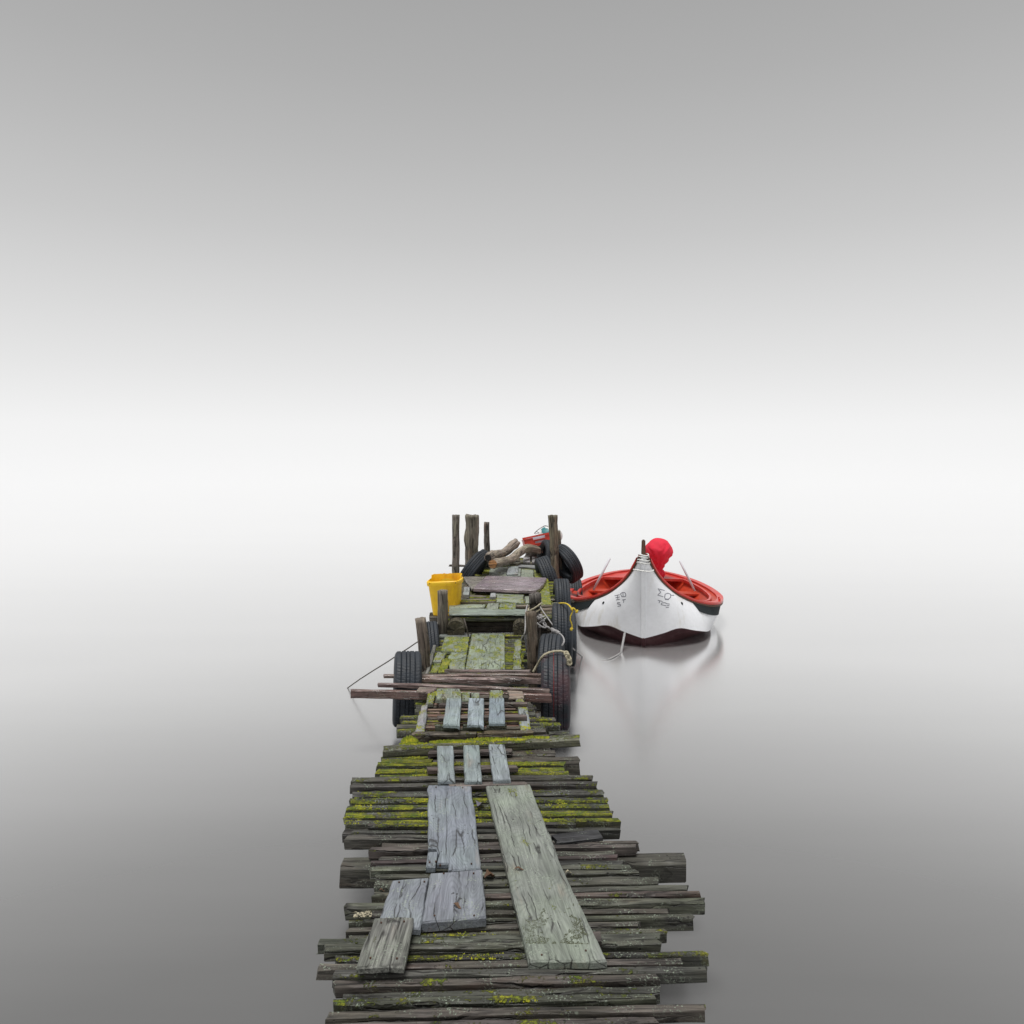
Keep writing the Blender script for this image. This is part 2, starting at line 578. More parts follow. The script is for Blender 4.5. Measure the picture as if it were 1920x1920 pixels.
DK = (.070, .066, .058)      # old slat: brown grey, a little green
DG = (.086, .085, .068)
BR = (.088, .072, .066)
GREY = (.265, .290, .340)
GREYG = (.270, .290, .262)
PURP = (.235, .175, .175)

DZ = .42                      # top of the near deck
# ================================================================== the pier
pier = empty("wooden_pier", (0, 6, 0), "long rickety footbridge of weathered mossy slats and boards running out over the water", "pier")

def near_slats():
    rows = [  # left x, y, right x, y, moss, colour, section height
        (715, 1419.4, 800, 1418, .62, DG, .045), (722, 1409, 1038, 1406.5, .30, BR, .045),
        (711, 1430, 1060, 1428.5, .78, DG, .045), (710, 1439, 1058, 1436, .72, DG, .045),
        (711, 1449, 1063, 1443, .62, DG, .045),
        (663, 1457.6, 1111, 1451.5, .34, DK, .05), (663, 1468.6, 1120, 1465, .30, DK, .05),
        (661, 1479.5, 1127, 1477, .40, DK, .05), (656, 1492, 1135, 1491, .62, DG, .055),
        (653.6, 1507.5, 1142, 1505, .52, DG, .05), (651.4, 1521, 1148.7, 1516, .58, DG, .05),
        (648.5, 1534, 1157.8, 1530, .60, DG, .06), (690, 1545, 1076, 1541, .40, DK, .035),
        (665, 1554, 1095, 1548.5, .26, DK, .045),
        (652.5, 1563, 1110, 1557, .22, DG, .06), (715, 1577, 1192, 1570, .12, BR, .045),
        (698, 1589, 1193, 1581, .10, BR, .05), (716, 1599, 1151, 1589.5, .12, DK, .04),
        (698.5, 1607, 1159, 1597.5, .14, BR, .045), (705, 1616, 1169, 1608, .12, DK, .045),
        (694, 1626, 1180, 1619, .30, DG, .06), (704, 1638, 1190, 1628.5, .18, DG, .04),
        (708.7, 1648, 1234, 1638, .20, DG, .05), (704.8, 1665, 1289.6, 1653.5, .20, DG, .055),
        (726, 1676, 1308, 1668, .16, BR, .04), (653.3, 1687, 1319.4, 1677.7, .24, DG, .06),
        (700, 1703, 1253, 1697, .10, BR, .04), (653.7, 1715.5, 1294, 1708, .24, DG, .06),
        (656, 1733, 1200, 1722, .08, BR, .05), (653, 1745, 1243.8, 1733, .42, DG, .05),
        (602, 1753.5, 1236, 1746, .20, DG, .05),
    ]
    # the pier goes on towards the viewer below the print's edge
    y = 1768
    st = 15
    while y < 2100:
        l = random.uniform(585, 660); r_ = random.uniform(1215, 1330)
        rows.append((l, y + random.uniform(0, 5), r_, y - random.uniform(6, 14), random.choice((.1, .2, .3, .5)), random.choice((DK, DG, BR)), .05))
        y += st; st += .9
    for i, (a, b_, c, d, mo, colr, h) in enumerate(rows):
        nxt = rows[i + 1] if i + 1 < len(rows) else (a, b_ + 16, c, d + 16)
        p0 = at(a, b_, DZ); p1 = at(c, d, DZ)
        pm = at((a + c) / 2, (b_ + d) / 2, DZ)
        pn = at((a + c) / 2, (nxt[1] + nxt[3]) / 2, DZ)
        pitch = max(.045, min(.11, pm.y - pn.y))
        w = pitch * random.uniform(.54, .74)
        dz = random.uniform(-.014, .006)
        p0.z += dz + random.uniform(-.006, .004); p1.z += dz + random.uniform(-.006, .004)
        beam("slat", pier, p0, p1, w, h, jc(colr, .38), mo, rough=.0055)
near_slats()
# dark, thick pieces at the right edge
slat(pier, 1033, 1563, 1117.7, 1554, DZ + .01, .085, .055, (.045, .044, .050), .0, name="slat")
slat(pier, 1000, 1547, 1156.7, 1546, DZ - .045, .05, .06, (.05, .048, .045), .0)
slat(pier, 650, 1552, 760, 1552, DZ - .04, .06, .055, (.05, .046, .042), .0)
# moss grown short slats in the left corner of the first row
slat(pier, 718, 1424, 812, 1423, DZ + .012, .045, .03, DG, .85)

# bearers across, ends showing at both sides
beam("bearer", pier, at(647.4, 1606, DZ - .055), at(1280, 1596, DZ - .055), .10, .115, (.070, .066, .055), .12, rough=.006)
beam("bearer", pier, at(720, 1418, DZ - .01), at(1082, 1416.5, DZ - .01), .09, .105, (.085, .075, .062), .10, rough=.006)
beam("bearer", pier, Vector((-.88, 2.35, DZ - .055)), Vector((.86, 2.4, DZ - .055)), .10, .12, (.07, .066, .055), .1)
beam("bearer", pier, Vector((-.80, 6.35, DZ - .06)), Vector((.30, 6.40, DZ - .06)), .10, .12, (.07, .060, .05), .1)
beam("bearer", pier, Vector((-.82, 7.75, DZ - .06)), Vector((.28, 7.75, DZ - .06)), .10, .12, (.07, .060, .05), .1)
# stringers lengthwise under the slats
def log_obj(name, path, radii, color, moss=0, parent=None, mat=None, label=None, cat=None, **k):
    me, org = log_mesh(name, path, radii, **k)
    o = link(name, me, mat or M_POST, parent, Matrix.Translation(org), (*color, moss))
    if label: tag(o, label, cat)
    return o
for xa, xb in ((-.52, -.58), (.38, .22)):
    log_obj("stringer", [(xa, 1.4, .31), (xb, 5.25, .31)], [.06, .055], (.06, .055, .045), 0, pier)
for xa in (-.62, .02):
    log_obj("stringer", [(xa, 5.1, .30), (xa - .02, 8.5, .30)], [.06, .06], (.06, .055, .045), 0, pier)
# piles under the deck
for x, y in ((-.60, 2.6), (.50, 2.6), (-.62, 4.95), (.32, 4.95), (-.70, 6.5), (.12, 6.5), (-.72, 8.3), (.36, 8.5), (-.70, 10.4), (.38, 10.4), (-.60, 12.6), (.36, 12.6)):
    top = .30 if y < 8 else .46
    log_obj("pile", [(x, y, -.7), (x + .01, y, top)], [.065, .055], (.06, .052, .042), 0, pier, seg=14)

# ---- walkway boards on the near deck
WZ = DZ + .030
board("board", pier, [(803, 1472), (884.4, 1474), (901.7, 1627), (840, 1632), (841, 1618.5), (819, 1618), (823, 1600), (820, 1595.5), (818, 1589.5), (802.5, 1589)], WZ, .026, GREY, .02, grain='y', jit=.004)
board("board", pier, [(802, 1597), (821.5, 1596), (816, 1624), (798.5, 1624)], WZ, .03, GREY, .0, jit=.002)
board("board", pier, [(806.7, 1636.5), (904.6, 1629), (911.6, 1718.5), (791, 1729.5)], WZ + .008, .042, (.245, .258, .300), .04, jit=.003)
board("board", pier, [(735.5, 1650.5), (804.5, 1645), (788, 1741), (708, 1733)], WZ, .028, (.26, .275, .320), .0, jit=.003)
board("board", pier, [(701, 1721), (776, 1720), (757, 1812), (668, 1813)], WZ + .026, .026, (.205, .205, .19), .16, mat=M_SLAT, jit=.004)
board("board", pier, [(910, 1468), (994, 1470.5), (1052, 1620), (1104, 1730), (1138, 1800), (991, 1803)], WZ, .030, GREYG, .13, jit=.003,
      label="long pale green walkway board, crusted with lichen at its near end")
# patch of wood at the long board's foot
slat(pier, 1112, 1745, 1124, 1744, WZ - .002, .06, .045, BR, .1, name="block")

# ---- pallets (duckboards) of three pale boards
def duckboard(label, boards, battens, z, bz, col, group):
    c = at(sum(p[0] for p in boards[1]) / 4, sum(p[1] for p in boards[1]) / 4, bz - .03)
    t = empty("duckboard", c, label, "duckboard", group)
    for q in boards: board("board", t, q, z, .024, jc(col, .05), .03, jit=.002)
    for (a, b_, c_, d, w) in battens:
        beam("batten", t, at(a, b_, bz), at(c_, d, bz), w, .030, (.135, .105, .098), .08, rough=.004)
    return t
duckboard("duckboard of three pale boards lying in front of the long mossy crossbeam",
          [[(819.4, 1398.6), (849.4, 1398), (853.7, 1462.7), (821, 1463.4)],
           [(869, 1397), (898.6, 1397), (903.6, 1463), (870.8, 1463.4)],
           [(916, 1395), (946, 1395), (958, 1461), (924.5, 1461.5)]],
          [(806.7, 1406.5, 961, 1402.5, .05), (801, 1437.5, 967.5, 1433, .05), (840, 1467, 985, 1464.5, .04)], .482, .457,
          (.30, .325, .365), "duckboards of three pale boards")
duckboard("duckboard of three pale boards lying on the mossy pallet",
          [[(837.5, 1308.8), (865, 1309), (861.5, 1362.5), (857, 1359), (831, 1358)],
           [(878.8, 1308.8), (907.5, 1309), (906.5, 1362.5), (900, 1357.5), (876, 1357.5)],
           [(917.5, 1308.5), (945, 1308.8), (947, 1354.5), (916.8, 1354.8)]],
          [(825.5, 1317, 990, 1315, .045), (820.5, 1341, 985, 1339, .05)], .560, .535,
          (.33, .365, .42), "duckboards of three pale boards")

# ---- the mossy pallet at the middle of the pier
PZ = .505
pal = empty("pallet", at(885, 1385, DZ), "mossy slatted pallet with thick front rail under the upper duckboard", "pallet")
board("side_board", pal, [(790, 1322), (802, 1321), (796.5, 1371), (778, 1372)], PZ, .04, (.33, .33, .36), .38)
board("side_board", pal, [(804, 1296.5), (817.5, 1296), (812, 1318), (798, 1319)], PZ + .004, .03, (.30, .30, .29), .48)
board("side_board", pal, [(971, 1322.5), (989, 1322), (995.5, 1366), (976, 1367.5)], PZ, .035, (.31, .33, .36), .42)
board("side_board", pal, [(967, 1311), (980, 1310), (986, 1320), (967, 1321)], PZ + .004, .03, (.31, .32, .31), .5)
beam("front_rail", pal, at(776.5, 1372, PZ), at(894, 1370.5, PZ), .045, .062, (.13, .105, .075), .28, rough=.007)
beam("front_rail", pal, at(894.8, 1370.5, PZ), at(997.5, 1366.5, PZ), .045, .062, (.15, .115, .075), .30, rough=.009)
for i in range(3):   # wedge blocks under the pale boards
    x = (820, 867, 916)[i]
    beam("block", pal, at(x, 1357.5, PZ + .028), at(x + 34, 1357.5, PZ + .028), .03, .05, (.085, .09, .06), .35, rough=.004)
beam("cross_slat", pal, at(817, 1364.5, PZ - .008), at(975, 1361, PZ - .008), .035, .04, (.12, .10, .08), .2)
y = 1318.0
i = 0
while y < 1362:
    colr = random.choice(((.30, .17, .13), (.14, .11, .09), (.30, .20, .17), (.12, .10, .08)))
    beam("cross_slat", pal, at(799 - (y - 1318) * .25, y, PZ - .03), at(972 + (y - 1318) * .12, y - 1, PZ - .03), .035, .02, colr, random.choice((.1, .3, .55)), rough=.004)
    y += 5.2 + .05 * i; i += 1
# greener boards lying at the pallet's head
board("board", pier, [(819, 1290), (862, 1291), (865, 1300), (865, 1310), (816, 1310)], .545, .035, (.27, .30, .25), .42)
board("board", pier, [(866, 1297), (882, 1297), (882, 1314), (865, 1314)], .50, .025, (.25, .28, .22), .48)
board("board", pier, [(883, 1298), (899, 1298.5), (899, 1311), (883, 1312)], .51, .025, (.25, .28, .22), .40)
board("board", pier, [(918, 1294), (942, 1293.5), (944, 1308.5), (917.5, 1309)], .53, .025, (.28, .31, .25), .40)
beam("slat", pier, at(900, 1302, .49), at(985, 1302, .49), .07, .03, (.11, .09, .075), .2)

# slats under and beside the pallet
for (a, b_, c, d, mo, h, z) in (
        (754, 1341, 860, 1341, .45, .050, .455), (757, 1351, 800, 1351, .5, .035, .45), (744, 1358, 800, 1358, .2, .04, .44),
        (744, 1365.5, 800, 1365, .5, .055, .44), (760, 1386, 1000, 1380, .6, .04, .44),
        (985, 1345, 1040, 1344.5, .45, .045, .46), (990, 1354, 1051, 1354, .5, .065, .46), (990, 1360, 1022, 1359.5, .5, .03, .452),
        (992, 1365, 1024, 1364.5, .45, .06, .45), (1030, 1371, 1067, 1370, .25, .02, .452), (1000, 1378, 1060, 1374, .2, .035, .43),
        (975, 1315, 993, 1315, .3, .03, .45), (980, 1320, 999, 1320, .3, .03, .45), (983, 1327, 1002, 1326.5, .3, .04, .45),
        (985, 1335, 1004, 1334.5, .1, .04, .45), (722, 1403, 870, 1401, .2, .045, .40), (880, 1400, 1000, 1398, .2, .045, .40)):
    slat(pier, a, b_, c, d, z, .055, h, jc(random.choice((DG, DK, BR)), .15), mo)
# long crossbeam with a moss cushion
cb = beam("crossbeam", None, at(720, 1396, .478), at(1085, 1375.5, .478), .085, .062, (.13, .125, .092), .50, rough=.007)
tag(cb, "long skewed mossy crossbeam lying across the pier below the pallet", "beam")

def moss_tuft(name, parent, centre, rx, ry, rz, n, seed):
    rnd = random.Random(seed)
    V, Fc = [], []
    for i in range(n):
        a = rnd.uniform(0, 6.283); q = math.sqrt(rnd.random())
        x = math.cos(a) * q * rx; y = math.sin(a) * q * ry; z = rz * (1 - q * q) * rnd.uniform(.4, 1)
        s = rnd.uniform(.004, .010)
        k = len(V)
        for t in range(4):
            th = t * math.pi / 2 + rnd.random()
            V.append(Vector((x + math.cos(th) * s, y + math.sin(th) * s, z - s * .6)))
        V.append(Vector((x + rnd.uniform(-s, s) * .5, y + rnd.uniform(-s, s) * .5, z + s)))
        for t in range(4): Fc.append((k + t, k + (t + 1) % 4, k + 4))
    me = mesh(name, V, Fc)
    return link(name, me, M_MOSS, parent, Matrix.Translation(centre))
def moss_material():
    m, nt, p, out = new_mat("cushion_moss")
    b = NB(nt)
    g = b.n("ShaderNodeAttribute", attribute_name="gco").outputs["Vector"]
    c = b.mix(b.map(b.noise(g, 9, 5), .4, .6), (.13, .18, .014), (.42, .41, .024))
    b.l(c, p.inputs["Base Color"]); p.inputs["Roughness"].default_value = .95
    return m
M_MOSS = moss_material()
tufts = [(768, 1389, .48, .055, .03, .035, 260), (850, 1391.5, .478, .16, .022, .012, 420), (930, 1387, .478, .20, .02, .012, 420),
         (775, 1395, .478, .10, .02, .008, 160), (1005, 1383, .478, .10, .015, .008, 150)]
for i, (x, y, z, rx, ry, rz, n) in enumerate(tufts):
    o = moss_tuft("moss", None, at(x, y, z), rx, ry, rz, n, i)
    tag(o, ["bright moss cushion on the left half of the skewed crossbeam", "thin moss growing along the crossbeam left of centre",
            "thin moss growing along the middle of the crossbeam", "moss crumbs near the crossbeam's left end",
            "moss crumbs on the right half of the crossbeam"][i], kind='stuff')

# ---- middle deck: cross slats and the mossy boards on them
MZ = .447
y = 8.24
while y > 6.15:
    w = random.uniform(.05, .075)
    xa = -.80 + random.uniform(-.03, .02); xb = .10 + random.uniform(-.02, .04)
    beam("slat", pier, Vector((xa, y, DZ - .004 + random.uniform(-.004, .004))), Vector((xb, y, DZ - .004)), w, .04, jc(random.choice((DG, DK, BR)), .2), random.uniform(.3, .75))
    y -= w + random.uniform(.012, .03)
y = 6.1
while y > 5.30:
    w = random.uniform(.05, .07)
    beam("slat", pier, Vector((-.74 + random.uniform(-.03, .03), y, DZ - .002)), Vector((.16 + random.uniform(-.03, .03), y, DZ - .002)), w, .04, jc(random.choice((DG, DK, BR)), .2), random.uniform(.2, .6))
    y -= w + random.uniform(.015, .03)
MB = (.315, .355, .285)
board("board", pier, [(885, 1187.8), (946, 1187.8), (947, 1254), (872.5, 1254)], MZ + .004, .028, MB, .40, jit=.003)
board("board", pier, [(834, 1194), (880, 1194), (876, 1220.5), (826, 1220)], MZ + .016, .035, MB, .58)
board("board", pier, [(846, 1223), (875, 1223), (871, 1254), (843, 1254), (840, 1230)], MZ, .026, MB, .42)
board("board", pier, [(830, 1234.5), (846, 1235), (836, 1259.5), (821, 1259.5)], MZ + .010, .03, (.27, .28, .18), .92)
board("board", pier, [(815, 1242.5), (828, 1243.5), (819, 1261), (805, 1261)], MZ, .026, (.30, .31, .28), .62)
board("board", pier, [(820, 1222.5), (838, 1222.5), (827, 1240.5), (811, 1240)], MZ - .002, .026, (.33, .35, .33), .42)
board("board", pier, [(966, 1199), (977.5, 1199), (976, 1233.5), (962.5, 1233.5)], MZ, .026, (.30, .31, .28), .48)
board("board", pier, [(964, 1235.5), (977.5, 1235), (977.5, 1254), (962, 1254)], MZ + .006, .026, (.32, .33, .30), .50)
beam("slat", pier, at(826, 1189, MZ), at(884, 1189, MZ), .10, .025, (.22, .23, .23), .2)
beam("slat", pier, at(948, 1188, MZ), at(983, 1188, MZ), .10, .025, (.16, .14, .11), .55)
# side edge timber on the left
beam("edge_timber", pier, Vector((-.80, 8.2, MZ - .01)), Vector((-.735, 6.35, MZ - .01)), .035, .05, (.17, .165, .15), .1)

# ---- loose battens lying across
def loose(label, a, b_, c, d, z, w, h, color, moss=0., rough=.006, group="battens lying across the pier"):
    o = beam("batten", None, at(a, b_, z), at(c, d, z), w, h, color, moss, mat=M_WET, rough=rough)
    tag(o, label, "batten", group)
    return o
loose("thin short batten, farthest of those lying across the pier", 836, 1254.5, 994, 1255.5, .485, .04, .022, (.30, .23, .22))
loose("long thin batten reaching left past the tyre, just behind the thick rough one", 720, 1263.5, 1029, 1261.5, .515, .05, .026, (.24, .17, .15))
loose("thick brown batten with a split dark patch, second nearest the mossy boards", 752, 1267, 1021, 1270, .522, .06, .045, (.26, .19, .18), rough=.012)
loose("slim slanting batten between the thick split one and the reddish beam", 709, 1279, 1029, 1290, .525, .045, .03, (.25, .18, .17))
loose("long reddish beam sticking out furthest left beside the mooring line", 658, 1291, 1032, 1299, .500, .04, .068, (.22, .135, .120), rough=.005)
for i, (a, lab) in enumerate((([(786, 1288), (820, 1289), (806, 1297.5), (781, 1294)], "broken piece of board lying on the reddish beam at the left"),
               ([(951, 1295), (980, 1296), (982, 1307.5), (953, 1309)], "knotty offcut of board lying on the reddish beam at the right"))):
    o = board("offcut", None, a, .523, .018, ((.26, .20, .18), (.33, .26, .22))[i], .05, mat=M_SLAT, grain='x')
    tag(o, lab, "offcut")

# ---- far platform, a step higher
FZ = .60
y = 12.95
while y > 8.30:
    w = random.uniform(.055, .085)
    xa = -.70 + random.uniform(-.05, .04)
    xb = (.50 if y < 9.9 else .36) + random.uniform(-.05, .05)
    colr = random.choice(((.27, .25, .16), (.20, .18, .14), (.24, .20, .17), DG))
    beam("slat", pier, Vector((xa, y, FZ + random.uniform(-.004, .004))), Vector((xb, y, FZ + random.uniform(-.004, .004))), w, .04, jc(colr, .15), random.uniform(.3, .7), seg=8)
    y -= w + random.uniform(.015, .035)
# moss slats whose ends show at the right edge
for (a, b_, c, d, mo) in ((1020, 1090, 1048, 1091, .9), (1024, 1096, 1047, 1097, .9), (1026, 1102, 1047, 1102, .7), (1028, 1108, 1045, 1108, .7), (1028, 1115, 1045, 1115, .85)):
    slat(pier, a, b_, c, d, FZ + .015, .07 if mo < .9 else .10, .035, (.26, .25, .16), mo)
beam("slat", pier, at(1000, 1120.5, FZ + .012), at(1076, 1124, FZ + .012), .05, .03, (.13, .11, .09), .1, rough=.010)
beam("slat", pier, at(1030, 1075, FZ), at(1041, 1075, FZ), .10, .05, BR, .1)
PG = (.34, .37, .30)
UZ = FZ + .026
board("board", pier, [(842, 1140), (985, 1142.5), (1003, 1149), (985, 1151.5), (842, 1151.5)], UZ + .012, .018, (.30, .35, .31), .18, grain='x', label="long weathered edge board of the upper platform")
board("board", pier, [(842, 1133.5), (911, 1132.5), (908, 1138.5), (842, 1139)], UZ + .006, .03, PG, .40, grain='x')
board("board", pier, [(915, 1131), (936, 1131), (933.5, 1141.5), (911, 1141.5)], UZ + .018, .025, PG, .12)
board("board", pier, [(938, 1131), (968, 1131), (966.5, 1141.5), (935.5, 1141.5)], UZ + .018, .025, (.26, .30, .25), .50)
board("board", pier, [(930.5, 1112.5), (982, 1113.5), (982, 1130.5), (930.5, 1128)], UZ + .006, .028, PG, .42, grain='x')
board("board", pier, [(984, 1118), (998, 1118), (996, 1130), (985, 1130)], UZ + .002, .028, PG, .2)
beam("slat", pier, at(848, 1124, UZ + .01), at(930, 1124.5, UZ + .01), .05, .022, (.24, .23, .16), .75)
beam("slat", pier, at(840, 1126.5, UZ + .02), at(929, 1127.5, UZ + .02), .035, .03, (.24, .20, .16), .55)
beam("slat", pier, at(968, 1134.5, UZ + .012), at(1041, 1134, UZ + .012), .06, .03, (.17, .135, .105), .15, rough=.008)
beam("slat", pier, at(985, 1139.5, UZ + .006), at(1036, 1139, UZ + .006), .06, .055, (.25, .19, .15), .1, rough=.01)
beam("slat", pier, at(1036, 1129, UZ), at(1046, 1129, UZ), .22, .03, (.29, .28, .20), .5)
beam("slat", pier, at(1041, 1134, UZ), at(1055, 1136, UZ), .12, .045, (.24, .21, .19), .2, rough=.01)
beam("slat", pier, at(1008, 1147.5, UZ - .02), at(1056, 1146.5, UZ - .02), .08, .035, (.21, .155, .11), .05, rough=.012)
board("board", pier, [(1001, 1069), (1023, 1069.5), (1025.5, 1072), (1034, 1133), (1012, 1133)], UZ + .010, .028, (.34, .35, .25), .72, jit=.002,
      label="long board on the upper platform grown over with bright moss")
board("board", pier, [(978, 1067), (1000, 1068), (1000.5, 1088), (975, 1088)], UZ + .008, .028, PG, .15)
board("board", pier, [(919, 1064), (952, 1063), (948.5, 1084), (915, 1084)], UZ + .008, .028, PG, .22)
board("board", pier, [(907, 1068), (919, 1068), (916, 1075), (904, 1075)], UZ + .004, .028, (.3, .3, .2), .85)
beam("slat", pier, at(900, 1078, UZ), at(918, 1078, UZ), .2, .03, (.26, .27, .18), .5)
board("block", pier, [(953, 1061.5), (972, 1061.5), (971, 1076), (950, 1077)], UZ + .055, .045, (.34, .36, .38), .05)
board("block", pier, [(971, 1066), (977, 1066), (976, 1079), (949, 1081), (949, 1078), (971, 1077.5)], UZ + .03, .028, (.30, .32, .30), .1)
board("block", pier, [(870.5, 1100.5), (881, 1100.5), (879.5, 1114.5), (868, 1114.5)], UZ + .03, .05, (.36, .37, .38), .1)
board("block", pier, [(920, 1111.5), (930, 1111.5), (930, 1118.5), (918, 1118.5)], UZ + .03, .04, (.36, .37, .38), .1)
beam("slat", pier, at(878, 1098, UZ), at(900, 1098, UZ), .10, .04, (.28, .21, .18), .1)
# far end: boards lengthwise, seen between the logs and the right tyres
beam("slat", pier, at(975, 1058.5, UZ + .01), at(1010, 1060, UZ + .01), .22, .035, (.34, .34, .36), .05)
for (q0, q1) in ((982, 993.5), (998, 1010), (1015, 1029)):
    board("board", pier, [(q0, 1042.5), (q1, 1042.5), (q1 + .8, 1053), (q0 - 1, 1053)], UZ + .04, .03, (.42, .40, .42), .02, jit=.002)
beam("slat", pier, at(958, 1054, UZ + .01), at(1010, 1054, UZ + .01), .10, .05, (.19, .17, .13), .15)

# front of the upper platform: rail, face boards, bearer logs
beam("rail", pier, at(827, 1159.6, .555), at(986, 1159.6, .555), .05, .042, (.22, .215, .14), .62)
board("block", pier, [(884, 1152), (901, 1152), (899, 1157), (881, 1157)], .60, .035, (.28, .32, .26), .45, grain='x')
beam("face_board", pier, Vector((-.78, 8.42, .53)), Vector((.50, 8.42, .53)), .05, .12, (.055, .042, .034), .0)
for px_, py_, r_ in ((854.5, 1180, .098), (975.5, 1180, .082)):
    c = at_d(px_, py_, 8.12)
    log_obj("bearer_log", [(c.x, 8.10, c.z), (c.x, 10.5, c.z + .02), (c.x, 12.9, c.z + .04)], [r_, r_, r_ * .9], (.095, .078, .052), .10, pier, seg=22, rough=.05)
log_obj("bearer_log", [(.42, 8.3, .50), (.40, 12.9, .52)], [.055, .05], (.10, .08, .06), 0, pier)
# outboard timbers below the yellow bin
beam("bearer", pier, Vector((-.98, 9.02, .50)), Vector((.5, 9.02, .50)), .07, .07, (.12, .10, .085), 0)
beam("bearer", pier, Vector((-.98, 8.84, .50)), Vector((.5, 8.84, .50)), .07, .07, (.12, .10, .085), 0)
beam("bearer", pier, Vector((-.84, 8.45, .43)), Vector((-.55, 8.45, .43)), .07, .07, (.12, .10, .085), 0)
for yy in (12.72, 13.06):
    beam("bearer", pier, Vector((-.60, yy, .60)), Vector((.86, yy, .60)), .10, .06, (.12, .10, .085), 0)
log_obj("pile", [(.80, 12.85, -.7), (.80, 12.85, .54)], [.05, .045], (.06, .052, .042), 0, pier, seg=14)
for yy in (9.9, 10.9, 11.9, 12.4):
    beam("bearer", pier, Vector((-.74, yy, .555)), Vector((.46, yy, .555)), .08, .08, (.10, .085, .07), 0)

# fallen boards on the upper platform
o = board("fallen_board", None, [(912, 1079.5), (1024, 1083), (1020, 1093), (1013, 1101), (1005, 1106.5), (970, 1106), (888, 1103), (893, 1096), (902, 1089)],
          UZ + .065, .04, (.33, .26, .30), .02, mat=M_WET, grain='x', jit=.003)
tag(o, "wide wet purple brown board lying across the upper platform", "board")
o = board("fallen_board", None, [(869.5, 1081), (910, 1081), (892, 1102), (884.5, 1103.5)], UZ + .045, .03, (.36, .32, .30), .03, mat=M_WET, grain='x', jit=.003)
tag(o, "pale grey board under the left end of the wet purple board", "board")

def scatter_moss():
    rnd = random.Random(11)
    V, Fc = [], []
    for M, poly, mo, z in MOSSY:
        xs = [p[0] for p in poly]; ys = [p[1] for p in poly]
        x0, x1, y0, y1 = min(xs), max(xs), min(ys), max(ys)
        n = int((x1 - x0) * (y1 - y0) * 15000)
        for _ in range(n):
            x = rnd.uniform(x0, x1); y = rnd.uniform(y0, y1)
            c = M @ Vector((x, y, z))
            d = noise.noise(Vector((c.x * 4, c.y * 7, mo * 9))) + .5 * noise.noise(Vector((c.x * 19, c.y * 26, 4)))
            e_ = (x - x0) / (x1 - x0)
            if x1 - x0 > .9 and c.y < 5.5: d -= 1.1 * max(0, .22 - e_) + 2.2 * max(0, e_ - .80) 
            if d < .66 - mo * .80: continue
            inside = False
            j = len(poly) - 1
            for i in range(len(poly)):
                if (poly[i][1] > y) != (poly[j][1] > y) and x < (poly[j][0] - poly[i][0]) * (y - poly[i][1]) / (poly[j][1] - poly[i][1] + 1e-12) + poly[i][0]:
                    inside = not inside
                j = i
            if not inside: continue
            s_ = rnd.uniform(.002, .0052) * (1 + .6 * max(0, d))
            k = len(V); r0 = rnd.random() * 3
            for t in range(4):
                th = t * math.pi / 2 + r0
                V.append(c + Vector((math.cos(th) * s_, math.sin(th) * s_, -.003)))
            V.append(c + Vector((rnd.uniform(-s_, s_) * .4, rnd.uniform(-s_, s_) * .4, s_ * .6)))
            for t in range(4): Fc.append((k + t, k + (t + 1) % 4, k + 4))
    o = link("moss", mesh("deck_moss", V, Fc), M_MOSS, pier)
    tag(o, "yellow green moss clumps growing over the slats and boards", kind='stuff')
    print("moss tris", len(Fc))
scatter_moss()
NB_ = []
rnd = random.Random(4)
bpy.context.view_layer.update()
for o in list(pier.children):
    if o.name.split('.')[0] == 'board' and o.type == 'MESH':
        xs = [v.co.x for v in o.data.vertices]; ys = [v.co.y for v in o.data.vertices]
        x0, x1, y0, y1 = min(xs), max(xs), min(ys), max(ys)
        for ex in (x0 + .05, x1 - .05) if x1 - x0 > .25 else (x0 + .03,):
            for ey in (y0 + (y1 - y0) * .22, y1 - (y1 - y0) * .22):
                NB_.append(o.matrix_world @ Vector((ex + rnd.uniform(-.015, .015), ey + rnd.uniform(-.01, .01), 0)))
bpy.context.view_layer.update()
V, Fc = [], []
for c in NB_:
    k = len(V)
    for t in range(7): V.append(c + Vector((math.cos(t * .9) * .0042, math.sin(t * .9) * .0042, .0045)))
    for t in range(7): V.append(c + Vector((math.cos(t * .9) * .0042, math.sin(t * .9) * .0042, -.004)))
    Fc.append(tuple(range(k, k + 7)))
    for t in range(7): Fc.append((k + t, k + 7 + t, k + 7 + (t + 1) % 7, k + (t + 1) % 7))
o = link("nails", mesh("nails", V, Fc), simple("rusty_nail", (.06, .028, .016), .8, .4, 60), pier)
tag(o, "small rusty nail heads along the board ends", kind='stuff')
# crust of lichen on the near end of the long board
V, Fc = [], []
rnd = random.Random(21)
for _ in range(5200):
    u, v = rnd.random(), rnd.random() ** 1.5
    y = 1770 - v * 75; xl = 985 - (1776 - y) * .237; xr = 1108 - (1757 - y) * .43 if y < 1757 else 1108
    x = xl + 3 + (xr - xl - 8) * u
    c = at(x, y, WZ)
    if noise.noise(c * 14) + .7 * noise.noise(c * 45) < v * .9 - .25: continue
    s_ = rnd.uniform(.0015, .0045); k = len(V); r0 = rnd.random() * 3
    for t in range(4):
        th = t * math.pi / 2 + r0
        V.append(c + Vector((math.cos(th) * s_, math.sin(th) * s_, -.002)))
    V.append(c + Vector((0, 0, s_ * .9)))
    for t in range(4): Fc.append((k + t, k + (t + 1) % 4, k + 4))
o = link("lichen", mesh("lichen", V, Fc), simple("dark_lichen", (.11, .12, .075), .95, .4, 40), pier)
tag(o, "dark lichen crust at the near end of the long walkway board", kind='stuff')

